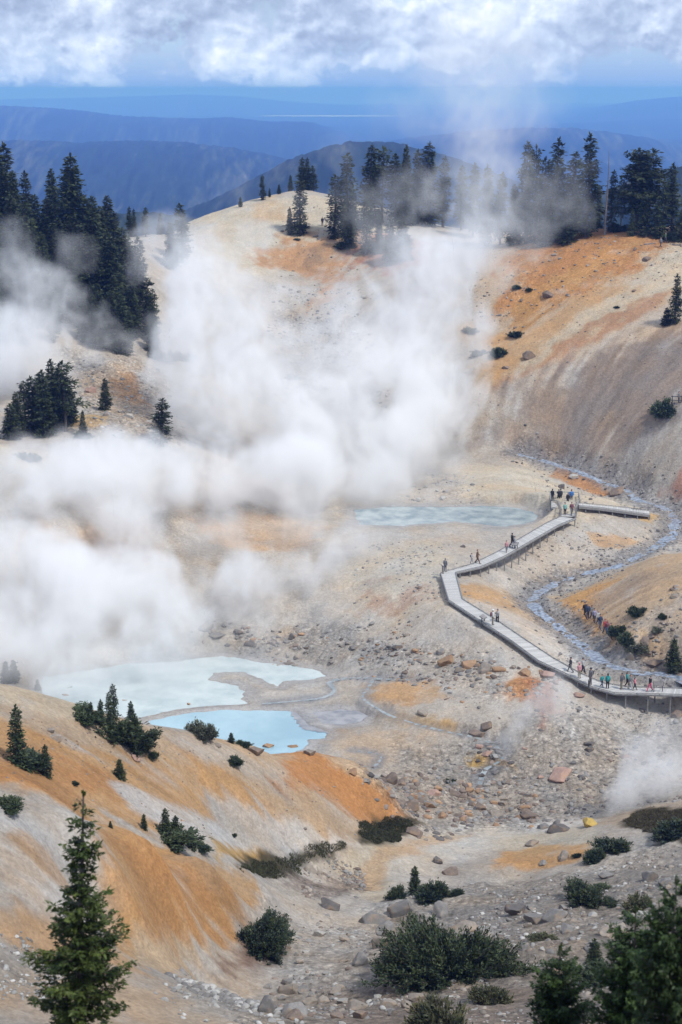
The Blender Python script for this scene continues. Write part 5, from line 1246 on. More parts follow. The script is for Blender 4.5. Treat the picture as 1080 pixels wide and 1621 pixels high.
# further boulders, scattered by place
BZ = [ # outline, how many, width px range, colours, what they lie on
 ([(670,1180),(860,1170),(1060,1170),(1060,1250),(900,1280),(740,1240)], 34, (9, 20), ['grey','grey','white','pink','dark'], 'on the grey lower basin', 'stones of the lower basin'),
 ([(520,1215),(650,1225),(780,1250),(850,1290),(780,1305),(690,1300),(640,1270)], 36, (9, 22), ['brown','pink','tan','grey','orange'], 'in the brown boulder field', 'boulders of the brown field'),
 ([(560,1010),(640,1030),(760,1040),(880,1062),(900,1085),(820,1082),(700,1065),(600,1040)], 34, (6, 16), ['orange','tan','brown','grey'], 'in the row below the boardwalk', 'boulders below the boardwalk'),
 ([(300,985),(540,990),(600,1020),(540,1050),(380,1030)], 22, (7, 16), ['grey','grey','dark'], 'on the grey bank above the milky pool', 'stones of the steaming bank'),
 ([(420,1560),(520,1560),(660,1590),(600,1640),(430,1640)], 26, (12, 30), ['grey','tan','white','grey','brown'], 'in the stony foreground', 'stones of the foreground'),
 ([(450,1490),(560,1450),(640,1440),(600,1540),(470,1550)], 16, (9, 24), ['grey','tan','white'], 'on the pale foreground knoll', 'stones of the foreground knoll'),
 ([(780,1430),(930,1430),(1060,1400),(1060,1480),(930,1500),(820,1510)], 24, (10, 26), ['grey','grey','tan','white'], 'on the right foreground gravel', 'stones of the right gravel'),
 ([(430,490),(550,510),(600,630),(460,640)], 14, (6, 12), ['grey','tan'], 'in the gully of the middle hill', 'stones of the middle hill'),
 ([(110,570),(220,575),(260,690),(180,700),(120,640)], 14, (6, 14), ['grey','white','tan'], 'on the left bank', 'stones of the left bank'),
 ([(860,385),(1040,378),(1060,400),(900,450),(800,520),(800,470)], 16, (5, 12), ['brown','grey','tan'], 'on the orange right slope', 'stones of the right slope'),
]
ri = random.Random(3); SZ = {0: 'small', 1: 'middling', 2: 'large'}; CNM = dict(grey='grey', dark='dark grey', tan='tan', orange='orange', brown='brown', white='whitish', yellow='yellow', pink='pinkish')
for P, n, (w0, w1), cols_, where, gp in BZ:
    xs_ = [p[0] for p in P]; y_s = [p[1] for p in P]; PA = np.array(P, float); c = 0
    while c < n:
        a, b2 = ri.uniform(min(xs_), max(xs_)), ri.uniform(min(y_s), max(y_s))
        if sdist_poly(PA, np.array([a]), np.array([b2]))[0] > 0: continue
        f = ri.random()**1.7; cn = ri.choice(cols_)
        boulder(a, b2, w0+(w1-w0)*f, cn, f'{SZ[int(min(f, .99)*3)]} {CNM[cn]} stone lying {where}', gp); c += 1
# smaller stones: one loose mass
RL = [rock_mesh(500+i, 2, 7) for i in range(6)]; RS = [rock_mesh(520+i, 1, 4) for i in range(6)]
RZ = [ # outline, count, size range m, colours
 ([(520,1200),(650,1180),(800,1150),(1000,1150),(1100,1150),(1100,1280),(960,1290),(900,1300),(650,1310),(560,1240)], 2000, (.03, .5), ['grey','grey','tan','brown','dark']),
 ([(560,1215),(660,1225),(800,1250),(870,1300),(780,1310),(690,1305),(640,1280)], 900, (.06, .6), ['brown','brown','orange','grey']),
 ([(300,975),(560,985),(700,1020),(800,1040),(900,1090),(870,1110),(760,1090),(640,1060),(520,1050),(380,1030)], 2400, (.04, .48), ['grey','tan','orange','grey','brown']),
 ([(450,1450),(640,1420),(760,1390),(900,1380),(1100,1300),(1100,1680),(400,1680),(430,1560)], 10000, (.018, .28), ['grey','grey','tan','white','brown']),
 ([(260,1545),(420,1590),(460,1640),(330,1600)], 1300, (.03, .35), ['grey','grey','white']),
 ([(-60,1520),(100,1530),(80,1570),(-60,1570)], 900, (.02, .2), ['grey','white']),
 ([(480,1380),(570,1375),(580,1420),(500,1425)], 1300, (.03, .3), ['grey','tan','brown']),
 ([(430,440),(560,460),(620,640),(440,640)], 900, (.15, .6), ['grey','tan','white']),
 ([(100,560),(260,570),(290,700),(120,700)], 700, (.12, .5), ['grey','tan','white']),
 ([(800,376),(1090,366),(1090,430),(900,470),(760,560),(740,540)], 1500, (.05, .42), ['brown','grey','tan']),
 ([(740,430),(1100,400),(1100,700),(900,730),(740,700)], 1300, (.04, .25), ['grey','tan','brown']),
 ([(600,740),(760,750),(760,800),(640,800)], 260, (.10, .5), ['white','white','grey']),
 ([(820,700),(1090,740),(1090,860),(930,890),(860,780)], 700, (.08, .34), ['grey','dark','tan']),
 ([(990,970),(1100,920),(1100,1060),(1030,1060)], 300, (.08, .4), ['brown','tan','grey']),
 ([(600,860),(700,860),(760,1020),(900,1060),(600,1010),(560,930)], 1300, (.03, .3), ['grey','grey','tan','white']),
 ([(820,880),(1000,860),(930,1040),(1080,1080),(1080,1100),(900,1040),(830,960)], 900, (.08, .32), ['grey','dark','grey','tan']),
 ([(0,1100),(200,1150),(560,1230),(640,1300),(300,1300),(0,1250)], 1500, (.02, .16), ['tan','orange','brown','grey']),
 ([(900,1110),(1080,1110),(1080,1150),(900,1150)], 900, (.03, .25), ['grey','white']),
 ([(430,320),(640,320),(640,430),(440,430)], 260, (.12, .5), ['tan','grey','brown']),
]
rs = np.random.RandomState(12); VV, FF, CCs = [], [], []; off = 0
def stones_at(X, Yv, szv, cn_idx, cols_):
    global off
    for i in range(len(X)):
        s = szv[i]; V, Fq = (RL if s > .14 else RS)[rs.randint(6)]; a = rs.rand()*6.28; ca, sa = math.cos(a), math.sin(a)
        W_ = V*s*np.array([1, rs.uniform(.7, 1.1), rs.uniform(.7, 1.1)]); W_ = np.stack([W_[:, 0]*ca-W_[:, 1]*sa, W_[:, 0]*sa+W_[:, 1]*ca, W_[:, 2]], 1)+np.array([X[i], Yv[i], lowz(X[i], Yv[i])-s*.05])
        VV.append(W_); FF.append(Fq+off); off += len(W_); CCs.append(np.tile(STC[cols_[rs.randint(len(cols_))]]*rs.uniform(.7, 1.3), (len(W_), 1)))
for P, n, (s0, s1), cols_ in RZ:
    W_ = poly_px(P); x0, y0 = W_.min(0); x1, y1 = W_.max(0); X = rs.uniform(x0, x1, n*6); Yv = rs.uniform(y0, y1, n*6)
    k = (sdist_poly(W_, X+3.5*fbm2(X/6, Yv/6, 4, 81), Yv+6*fbm2(X/6, Yv/6, 4, 82)) < rs.normal(size=n*6)*1.3) & (fbm2(X/3, Yv/3, 4, 71) > -.02+.5*(rs.rand(n*6)-.5)); X, Yv = X[k][:n], Yv[k][:n]
    stones_at(X, Yv, s0+(s1-s0)*rs.rand(len(X))**5, None, cols_)
for nm, hw, Q, zz in SLINES:       # stones in and beside the creek
    if nm != 'creek': continue
    n = 2000; i = rs.randint(0, len(Q), n); side = rs.normal(size=n)*hw*1.5
    T_ = np.gradient(Q, axis=0); T_ /= np.linalg.norm(T_, axis=1)[:, None]+1e-9
    X = Q[i, 0]-T_[i, 1]*side; Yv = Q[i, 1]+T_[i, 0]*side; stones_at(X, Yv, .07+.30*rs.rand(n)**3, None, ['grey', 'dark', 'grey', 'tan'])
o = bpy.data.objects.new('rubble', mesh_np('rubble', np.concatenate(VV), np.concatenate(FF), m_rub, np.clip(np.concatenate(CCs), .03, .8))); col.objects.link(o)
tag(o, 'loose grey, tan and brown stones strewn over the basin and slopes', 'rubble', kind='stuff')
# ------------------------------------------------------------------ boardwalk
m_deck, nt, b = mat('weathered_boards'); t = nt.nodes.new('ShaderNodeTexCoord')
uvn = nt.nodes.new('ShaderNodeUVMap'); sp_ = nt.nodes.new('ShaderNodeSeparateXYZ'); nt.links.new(uvn.outputs[0], sp_.inputs[0])
fr = mth(nt, 'FRACT', mth(nt, 'MULTIPLY', sp_.outputs[0], 1/.14)); gapk = mth(nt, 'GREATER_THAN', fr, .9)
wn = nt.nodes.new('ShaderNodeTexWhiteNoise'); wn.noise_dimensions = '1D'; nt.links.new(mth(nt, 'FLOOR', mth(nt, 'MULTIPLY', sp_.outputs[0], 1/.14)), wn.inputs['W'])
bc = ramp(nt, wn.outputs[0], [(0, C('a5a4a2')), (1, C('c4c3c0'))]); bc = mixc(nt, gapk, bc, (.16, .155, .15)); bc = mixc(nt, mth(nt, 'MULTIPLY', objnoise(nt, 2.5, 5), .25), bc, tuple(C('9a948c')))
nt.links.new(bc, b.inputs['Base Color']); setin(b, 'Roughness', .85)
m_kerb, nt, b = mat('grey_timber'); nt.links.new(ramp(nt, objnoise(nt, 4, 5), [(.3, (.15, .15, .148)), (.7, (.28, .275, .27))]), b.inputs['Base Color']); setin(b, 'Roughness', .85)
m_post, nt, b = mat('dark_metal'); nt.links.new(ramp(nt, objnoise(nt, 7, 3), [(.3, (.05, .05, .052)), (.7, (.09, .09, .09))]), b.inputs['Base Color']); setin(b, 'Roughness', .6)
m_panel, nt, b = mat('faded_panel'); nt.links.new(ramp(nt, objnoise(nt, 3, 4), [(.35, (.16, .155, .155)), (.65, (.30, .28, .27))]), b.inputs['Base Color']); setin(b, 'Roughness', .5)
def link_mesh(name, bm, m, parent=None):
    bmesh.ops.recalc_face_normals(bm, faces=bm.faces[:]); me = bpy.data.meshes.new(name); bm.to_mesh(me); bm.free(); me.materials.append(m)
    o = bpy.data.objects.new(name, me); col.objects.link(o); o.parent = parent; return o
def beam(bm, a, c, w, h, up=(0, 0, 1)):
    a = Vector(a); c = Vector(c); d = (c-a).normalized(); s = d.cross(Vector(up))
    if s.length < .01: s = d.cross(Vector((0, 1, 0)))
    s.normalize(); u = s.cross(d).normalized(); vs = []
    for p in (a, c):
        for i, j in ((-1, -1), (1, -1), (1, 1), (-1, 1)): vs.append(bm.verts.new(p+s*(i*w/2)+u*(j*h/2)))
    for f in ((0, 1, 2, 3), (7, 6, 5, 4), (0, 4, 5, 1), (1, 5, 6, 2), (2, 6, 7, 3), (3, 7, 4, 0)): bm.faces.new([vs[k] for k in f])
def resample(L, step=1.2):
    L = [Vector(p) for p in L]; out = [L[0]]
    for a, c in zip(L[:-1], L[1:]):
        n = max(1, round((c-a).length/step)); out += [a.lerp(c, (k+1)/n) for k in range(n)]
    return out
def deck_z(pairs):
    """raise the deck where the ground would stand above it"""
    return pairs
DECKS = []
def walkway(root, U, L, Z, thick=.10, kerb=True, posts=True, pname='deck', skirt=.15, post_z=None):
    A = [Vector(at_level(x, y, z)) for (x, y), z in zip(U, Z)]; B = [Vector(at_level(x, y, z)) for (x, y), z in zip(L, Z)]
    n = len(A); SA, SB, us_ = [], [], [0.0]; d = 0
    for i in range(n-1):
        m = max(1, round(((A[i]+B[i])/2-(A[i+1]+B[i+1])/2).length/1.0))
        for k in range(m): SA.append(A[i].lerp(A[i+1], k/m)); SB.append(B[i].lerp(B[i+1], k/m))
    SA.append(A[-1]); SB.append(B[-1])
    us_ = [0.0]
    for i in range(len(SA)-1): us_.append(us_[-1]+((SA[i]+SB[i])/2-(SA[i+1]+SB[i+1])/2).length)
    bm = bmesh.new(); uv = bm.loops.layers.uv.new('UVMap'); va = [bm.verts.new(p) for p in SA]; vb = [bm.verts.new(p) for p in SB]
    va2 = [bm.verts.new(p-Vector((0, 0, thick))) for p in SA]; vb2 = [bm.verts.new(p-Vector((0, 0, thick))) for p in SB]; uvm = {}
    for i in range(len(SA)):
        for v, w_ in ((va[i], 0), (vb[i], 1), (va2[i], 0), (vb2[i], 1)): uvm[v] = (us_[i], w_)
    for i in range(len(SA)-1):
        for q in ((va[i], va[i+1], vb[i+1], vb[i]), (va2[i], vb2[i], vb2[i+1], va2[i+1]), (va[i], va2[i], va2[i+1], va[i+1]), (vb[i], vb[i+1], vb2[i+1], vb2[i])): bm.faces.new(q)
    bm.faces.new((va[0], vb[0], vb2[0], va2[0])); bm.faces.new((va[-1], va2[-1], vb2[-1], vb[-1]))
    for f in bm.faces:
        for l in f.loops: l[uv].uv = uvm[l.vert]
    link_mesh(pname, bm, m_deck, root)
    for S in (SA, SB):
        O = SB if S is SA else SA
        if kerb:
            bm = bmesh.new(); pts = [p+(p-q).normalized()*-.06+Vector((0, 0, .10)) for p, q in zip(S, O)]
            for a, c in zip(pts[:-1], pts[1:]): beam(bm, a, c, .07, .06)
            for p in pts[::2]: beam(bm, p-Vector((0, 0, .10)), p-Vector((0, 0, .045)), .09, .09)
            link_mesh('kerb_rail', bm, m_kerb, root)
        bm = bmesh.new(); pts = [p+(p-q).normalized()*.03-Vector((0, 0, skirt/2+.02)) for p, q in zip(S, O)]
        for a, c in zip(pts[:-1], pts[1:]): beam(bm, a, c, .05, skirt)
        link_mesh('edge_beam', bm, m_kerb, root)
    if posts:
        for i in range(1, len(SA), 2):
            bm = bmesh.new(); a = SA[i].lerp(SB[i], .06)-Vector((0, 0, .24)); c = SA[i].lerp(SB[i], .94)-Vector((0, 0, .24)); beam(bm, a, c, .12, .18)
            for p in (a, c):
                gz = topz(p.x, p.y)-.35
                if p.z-gz > .1: beam(bm, p, (p.x, p.y, gz), .13, .13, (0, 1, 0))
            link_mesh('support_frame', bm, m_kerb, root)
    DECKS.append((SA, SB)); return SA, SB
bw = bpy.data.objects.new('boardwalk', None); col.objects.link(bw); bw.location = (0, 0, 0)
tag(bw, 'long pale grey plank boardwalk zigzagging across the basin to a railed platform', 'boardwalk')
walkway(bw, Ulo, Llo, Zlo); walkway(bw, Uup, Lup, Zup)
def zdeck(px, py):
    """deck height under a direction: nearest deck station"""
    best = (1e9, 0)
    for U, L, Z in ((Ulo, Llo, Zlo), (Uup, Lup, Zup)):
        for i in range(len(U)-1):
            for t in np.linspace(0, 1, 9):
                cx = (U[i][0]+L[i][0])/2*(1-t)+(U[i+1][0]+L[i+1][0])/2*t; cyy = (U[i][1]+L[i][1])/2*(1-t)+(U[i+1][1]+L[i+1][1])/2*t
                d = math.hypot(cx-px, cyy-py)
                if d < best[0]: best = (d, Z[i]*(1-t)+Z[i+1]*t)
    return best[1]
# platform
PF = [(871,791),(916,792),(918,803),(911,817.6),(888,817.4),(883,806),(872,804)]; 
pv_ = [Vector(at_level(x, y, PZ)) for x, y in PF]
bm = bmesh.new(); uv = bm.loops.layers.uv.new('UVMap'); a = [bm.verts.new(p) for p in pv_]; c = [bm.verts.new(p-Vector((0, 0, .12))) for p in pv_]; bm.faces.new(a); bm.faces.new(c[::-1])
for i in range(len(a)): bm.faces.new((a[i], c[i], c[(i+1) % len(a)], a[(i+1) % len(a)]))
for f in bm.faces:
    for l in f.loops: l[uv].uv = (l.vert.co.y, l.vert.co.x)
link_mesh('viewing_platform', bm, m_deck, bw)
bm = bmesh.new()
for i in range(len(pv_)):
    if i == 3: continue
    p, q = pv_[i]-Vector((0, 0, .20)), pv_[(i+1) % len(pv_)]-Vector((0, 0, .20)); beam(bm, p, q, .08, .3)
link_mesh('edge_beam', bm, m_kerb, bw)
def railing(pts, nm='railing', posts_n=None, slats=True, h=1.07, gap=1.4):
    bm = bmesh.new(); P = []
    for a_, c_ in zip(pts[:-1], pts[1:]):
        n = max(1, round((c_-a_).length/gap)); P += [a_.lerp(c_, k/n) for k in range(n)]
    P.append(pts[-1]); up = Vector((0, 0, 1))
    for p in P: beam(bm, p-up*.3, p+up*h, .11, .11, (0, 1, 0))
    for a_, c_ in zip(P[:-1], P[1:]):
        beam(bm, a_+up*(h+.04), c_+up*(h+.04), .12, .06); beam(bm, a_+up*.13, c_+up*.13, .05, .09)
        if slats: 
            for z_ in (.36, .58, .80): beam(bm, a_+up*z_, c_+up*z_, .02, .02)
    return link_mesh(nm, bm, m_kerb, bw)
railing([pv_[3]+Vector((-.02, -.05, 0)), pv_[2], pv_[1], pv_[0], pv_[6], pv_[5], pv_[4]+Vector((.02, -.05, 0))])
walkway(bw, Urp, Lrp, Zrp, skirt=.3)
bm = bmesh.new(); a_ = Vector(at_level(1004,806,Zrp[2])); c_ = Vector(at_level(1026,808.5,Zrp[3]))
for p in (a_, (a_+c_)/2, c_): beam(bm, p, p+Vector((0, 0, .45)), .1, .1, (0, 1, 0))
beam(bm, a_+Vector((0, 0, .48)), c_+Vector((0, 0, .48)), .3, .06); link_mesh('bench_rail', bm, m_kerb, bw)

# ------------------------------------------------------------------ signs
def sign(px, py, z, rz, label, wdt=.9, hgt=.85, depth=.6, tilt=.6, name='information_sign', legs=2, panel_mat=None):
    e = bpy.data.objects.new(name, None); col.objects.link(e); e.location = at_level(px, py, z); e.rotation_euler = (0, 0, rz); tag(e, label, 'sign', 'information signs along the boardwalk')
    for sgn in (-1, 1):
        bm = bmesh.new(); beam(bm, (sgn*wdt*.38, 0, -.25), (sgn*wdt*.38, 0, hgt), .07, .07, (0, 1, 0)); link_mesh('post', bm, m_post, e)
    bm = bmesh.new(); dz = math.sin(tilt)*depth/2; dy = math.cos(tilt)*depth/2
    beam(bm, (0, -dy, hgt+.05-dz), (0, dy, hgt+.05+dz), wdt, .05); link_mesh('frame', bm, m_post, e)
    bm = bmesh.new(); nrm = Vector((0, -math.sin(tilt), math.cos(tilt)))*.032; beam(bm, Vector((0, -dy*.9, hgt+.05-dz*.9))+nrm, Vector((0, dy*.9, hgt+.05+dz*.9))+nrm, wdt*.9, .008); link_mesh('panel', bm, panel_mat or m_panel, e)
sign(765, 989, zdeck(765,989)-.35, R(58), 'low slanted information sign beside the two people on the lower boardwalk', tilt=.5)
sign(815, 872, zdeck(815,872)-.3, R(-30), 'low slanted information sign at the edge of the upper boardwalk')
sign(701, 907.5, Zlo[0], R(100), 'small information sign at the boardwalk corner', wdt=.6, depth=.5)
sign(1042, 1098, zdeck(1042,1098)-.2, R(0), 'wide upright dark information board on the lowest boardwalk stretch', wdt=1.15, hgt=1.0, depth=.42, tilt=1.35)
sign(932, 1089, zdeck(932,1089)-.1, R(50), 'narrow marker post sign at the boardwalk bend', wdt=.16, hgt=.8, depth=.14, tilt=1.2)
# rail at the right slope edge and logs on the ridge
e = bpy.data.objects.new('barrier_fence', None); col.objects.link(e); p = ground(1074, 640); e.location = p; tag(e, 'short post and rail barrier at the right slope edge behind the shrub', 'fence')
for i in range(3):
    bm = bmesh.new(); beam(bm, (i*1.3-.9, 0, -.3), (i*1.3-.9, 0, 1.3), .12, .12, (0, 1, 0)); link_mesh('post', bm, m_post, e)
for z_ in (.6, 1.15):
    bm = bmesh.new(); beam(bm, (-1.1, 0, z_), (2.2, 0, z_), .06, .1); link_mesh('rail', bm, m_post, e)
for i, (x0, y0, x1, y1, lb) in enumerate([(1020,388,1038,386,'reddish fallen log left of the ridge hikers'), (1064,388,1080,389,'dark fallen log right of the ridge hikers'), (525,362,536,372,'thin dark log on the pale dome near the spires'), (772,1186,800,1190,'short weathered log by the runnel')]):
    a_, c_ = ground(x0, y0), ground(x1, y1); V, Fq = [], []; n = 7
    tube(V, Fq, [Vector(a_).lerp(c_, k/n)+Vector((0, 0, .12+.03*math.sin(k*2))) for k in range(n+1)], [.16-.012*k for k in range(n+1)], 8)
    o = bpy.data.objects.new('fallen_log', mesh_np('log', V, Fq, m_dead, smooth=True)); col.objects.link(o); tag(o, lb, 'log')

# ------------------------------------------------------------------ people
def capsules(bm, caps, seg=10):
    """rounded tapered limbs as closed shapes; a voxel remesh then fuses them to one body"""
    for (a, ra, c, rc) in caps:
        a = Vector(a); c = Vector(c); d = c-a; Ln = d.length
        if Ln < 1e-4:
            bmesh.ops.create_icosphere(bm, subdivisions=2, radius=ra, matrix=Matrix.Translation(a)); continue
        q = d.to_track_quat('Z', 'Y').to_matrix(); rings = []
        for k in range(4): t = math.pi/2*(1-k/4+0.0); rings.append((-math.sin(t)*ra, math.cos(t)*ra))
        rings.append((0, ra)); rings.append((Ln, rc))
        for k in range(1, 5): t = math.pi/2*k/4; rings.append((Ln+math.sin(t)*rc, math.cos(t)*rc))
        prev = None
        for (z, r_) in rings:
            r_ = max(r_, 1e-4); cur = [bm.verts.new(a+q@Vector((r_*math.cos(2*math.pi*j/seg), r_*math.sin(2*math.pi*j/seg), z))) for j in range(seg)]
            if prev:
                for j in range(seg): bm.faces.new((prev[j], prev[(j+1) % seg], cur[(j+1) % seg], cur[j]))
            else: bm.faces.new(cur[::-1])
            prev = cur
        bm.faces.new(prev)
def fused(name, caps, vox, m):
    bm = bmesh.new(); capsules(bm, caps); me = bpy.data.meshes.new(name); bm.to_mesh(me); bm.free(); o = bpy.data.objects.new(name, me); col.objects.link(o)
    md = o.modifiers.new('r', 'REMESH'); md.mode = 'VOXEL'; md.voxel_size = vox; md.use_smooth_shade = True
    sm = o.modifiers.new('s', 'SMOOTH'); sm.factor = .5; sm.iterations = 2
    dg = bpy.context.evaluated_depsgraph_get(); me2 = bpy.data.meshes.new_from_object(o.evaluated_get(dg)); me2.name = name
    bpy.data.objects.remove(o); me2.materials.clear(); me2.materials.append(m); return me2
def cloth_mat(name, rough=.85):
    m, nt, b = mat(name); oi = nt.nodes.new('ShaderNodeObjectInfo'); k = mth(nt, 'MULTIPLY_ADD', objnoise(nt, 9, 4), .5, .75)
    nt.links.new(mixc(nt, 1.0, oi.outputs['Color'], k, 'MULTIPLY'), b.inputs['Base Color']); setin(b, 'Roughness', rough); return m
m_cloth = cloth_mat('cloth'); m_skin = cloth_mat('skin', .6); m_hair = cloth_mat('hair', .7)
def pose_points(pose):
    """joints of a 1.75 m figure facing -Y (feet at z 0)"""
    J = dict(pel=(0, 0, .95), wst=(0, .01, 1.08), chest=(0, .01, 1.30), neck=(0, .01, 1.47), head=(0, -.015, 1.635))
    if pose == 'walk': lg = [((-.10, -.13, .50), (-.10, -.30, .08)), ((.10, .04, .49), (.10, .30, .14))]; ar = [((-.22, .10, 1.17), (-.20, .14, .90)), ((.22, -.08, 1.17), (.20, -.26, .98))]
    elif pose == 'walk2': lg = [((-.10, .03, .49), (-.10, .22, .11)), ((.10, -.10, .50), (.10, -.20, .08))]; ar = [((-.22, -.05, 1.16), (-.19, -.22, .96)), ((.22, .09, 1.17), (.21, .12, .90))]
    elif pose == 'photo': lg = [((-.11, -.01, .50), (-.12, .0, .08)), ((.11, -.02, .50), (.13, -.03, .08))]; ar = [((-.24, -.10, 1.20), (-.09, -.24, 1.44)), ((.24, -.10, 1.20), (.09, -.25, 1.44))]
    elif pose == 'hip': lg = [((-.10, -.03, .50), (-.11, .0, .08)), ((.12, -.06, .50), (.17, -.06, .08))]; ar = [((-.25, .04, 1.18), (-.21, .03, .92)), ((.33, .02, 1.20), (.19, -.06, 1.03))]
    else: lg = [((-.10, -.02, .50), (-.11, .0, .08)), ((.10, -.02, .50), (.11, .0, .08))]; ar = [((-.24, .02, 1.17), (-.22, -.06, .91)), ((.24, .02, 1.17), (.22, -.06, .91))]
    return J, lg, ar
def v3(*a): return Vector(a)
def make_pose(pose):
    J, lg, ar = pose_points(pose); body, jac, tro, sho = [], [], [], []
    hip = [v3(-.09, 0, .92), v3(.09, 0, .92)]; shl = [v3(-.175, .01, 1.42), v3(.175, .01, 1.42)]
    torso = [((0, 0, .95), .135, (0, .01, 1.08), .118), ((-.05, .01, 1.1), .115, (-.055, .01, 1.32), .125), ((.05, .01, 1.1), .115, (.055, .01, 1.32), .125), ((-.10, .01, 1.40), .07, (.10, .01, 1.40), .07), (hip[0], .10, hip[1], .10)]
    body += torso; body += [((0, .015, 1.42), .062, (0, 0, 1.53), .055), ((0, .0, 1.66), .092, (0, .012, 1.68), .09), ((0, -.03, 1.60), .066, (0, -.045, 1.57), .048),
        ((0, -.088, 1.645), .012, (0, -.108, 1.622), .014), ((-.085, 0, 1.65), .02, (-.09, .005, 1.63), .014), ((.085, 0, 1.65), .02, (.09, .005, 1.63), .014),
        ((-.032, -.082, 1.672), .014, (-.030, -.082, 1.672), .013), ((.032, -.082, 1.672), .014, (.030, -.082, 1.672), .013), ((-.02, -.088, 1.588), .010, (.02, -.088, 1.588), .010)]
    for i in (0, 1):
        kn, an = Vector(lg[i][0]), Vector(lg[i][1]); el, wr = Vector(ar[i][0]), Vector(ar[i][1]); s = -1 if i == 0 else 1
        body += [(hip[i], .088, kn, .058), (kn, .056, kn.lerp(an, .35), .056), (kn.lerp(an, .3), .056, an, .038), (an, .040, an+v3(0, -.12, -.045), .034)]
        body += [(shl[i], .055, el, .040), (el, .040, wr, .028)]
        d = (wr-el).normalized(); sd_ = Vector((0, -1, 0)) if abs(d.y) < .8 else Vector((0, 0, 1)); sd_ = (sd_-d*sd_.dot(d)).normalized(); fl = d.cross(sd_)*s
        palm = wr+d*.055; body += [(wr, .026, palm+sd_*.012, .026), (wr, .026, palm-sd_*.016, .024), (palm, .024, palm+d*.02, .026)]
        for f_, (o_, l_) in enumerate(((.030, .075), (.010, .085), (-.010, .080), (-.028, .062))):
            r0 = palm+d*.03+sd_*o_; m1 = r0+d*l_*.5+fl*.008; m2 = m1+d*l_*.4+fl*.024; body += [(r0, .0095, m1, .0085), (m1, .0085, m2, .0075)]
        t0 = wr+d*.03+sd_*.026; t1 = t0+sd_*.035+d*.03; body += [(t0, .012, t1, .010), (t1, .010, t1+d*.028+fl*.008, .009)]
        jac += [(shl[i], .074, el, .058), (el, .058, wr-d*.01, .044)]
        tro += [(hip[i], .107, kn, .078), (kn, .076, an+v3(0, 0, .03), .062)]
        sho += [(an+v3(0, .03, -.03), .046, an+v3(0, -.15, -.045), .040)]
    jac += [(a, r1+.022, c, r2+.022) for (a, r1, c, r2) in torso[:4]]+[((0, .015, 1.45), .07, (0, .012, 1.475), .066)]
    tro += [((0, 0, .97), .142, (0, .005, 1.03), .13), (hip[0], .112, hip[1], .112)]
    return dict(body=fused('body', body, .0085, m_skin), jacket=fused('jacket', jac, .018, m_cloth), trousers=fused('trousers', tro, .018, m_cloth), shoes=fused('shoes', sho, .012, m_cloth))
POSES = {p: make_pose(p) for p in ('stand', 'walk', 'walk2', 'photo', 'hip')}
HAIR = {'short': fused('hair', [((0, .03, 1.70), .098, (0, .035, 1.65), .085), ((0, -.03, 1.735), .062, (0, .02, 1.74), .07)], .012, m_hair),
        'long': fused('hair', [((0, .03, 1.70), .098, (0, .04, 1.64), .09), ((0, -.03, 1.735), .062, (0, .02, 1.74), .07), ((0, .065, 1.62), .078, (0, .10, 1.45), .045)], .012, m_hair)}
HAT = fused('hat', [((0, 0, 1.745), .095, (0, 0, 1.76), .085)]+[((.0, .0, 1.725), .11, (.06*math.cos(t), .06*math.sin(t), 1.722), .085) for t in np.arange(0, 6.28, .7)], .014, m_cloth)
PACK = fused('backpack', [((-.07, .20, 1.12), .085, (-.07, .20, 1.38), .08), ((.07, .20, 1.12), .085, (.07, .20, 1.38), .08), ((0, .27, 1.14), .07, (0, .26, 1.26), .06), ((-.10, .13, 1.46), .022, (-.10, -.11, 1.36), .02), ((.10, .13, 1.46), .022, (.10, -.11, 1.36), .02)], .016, m_cloth)
CL = dict(black=(.02, .02, .024), dark=(.045, .045, .055), navy=(.03, .045, .09), blue=(.045, .16, .42), teal=(.03, .27, .27), aqua=(.22, .42, .38), grey=(.16, .16, .17), lgrey=(.36, .36, .37), red=(.30, .05, .06), maroon=(.17, .07, .085), pink=(.55, .20, .24),
          hotpink=(.65, .10, .20), rose=(.50, .26, .28), brown=(.13, .075, .045), tan=(.36, .28, .20), white=(.62, .61, .6), green=(.05, .085, .04), jeans=(.06, .09, .16), khaki=(.27, .24, .18), lilac=(.28, .27, .38))
def person(loc, rz, pose, top, bottom, label, group, H=1.74, hair='short', hc='black', pack=None, hat=None):
    e = bpy.data.objects.new('person', None); col.objects.link(e); e.location = loc; e.rotation_euler = (0, 0, rz); s = H/1.79; e.scale = (s*1.04, s*1.04, s); tag(e, label, 'person', group)
    M = POSES[pose]; L_ = [('body', M['body'], (.45, .27, .20)), ('jacket', M['jacket'], CL[top]), ('trousers', M['trousers'], CL[bottom]), ('shoes', M['shoes'], CL['dark']), ('hair', HAIR[hair], CL[hc])]
    if pack: L_.append(('backpack', PACK, CL[pack]))
    if hat: L_.append(('hat', HAT, CL[hat]))
    for nm, me, c in L_: o = bpy.data.objects.new(nm, me); col.objects.link(o); o.parent = e; o.color = (*c, 1)
G1 = 'visitors on the boardwalk'; G2 = 'hikers walking along the creek bank'; G3 = 'visitors on the viewing platform'
rd = math.radians    # figures face -Y (towards the viewer) at rz 0; rz 90 faces +X
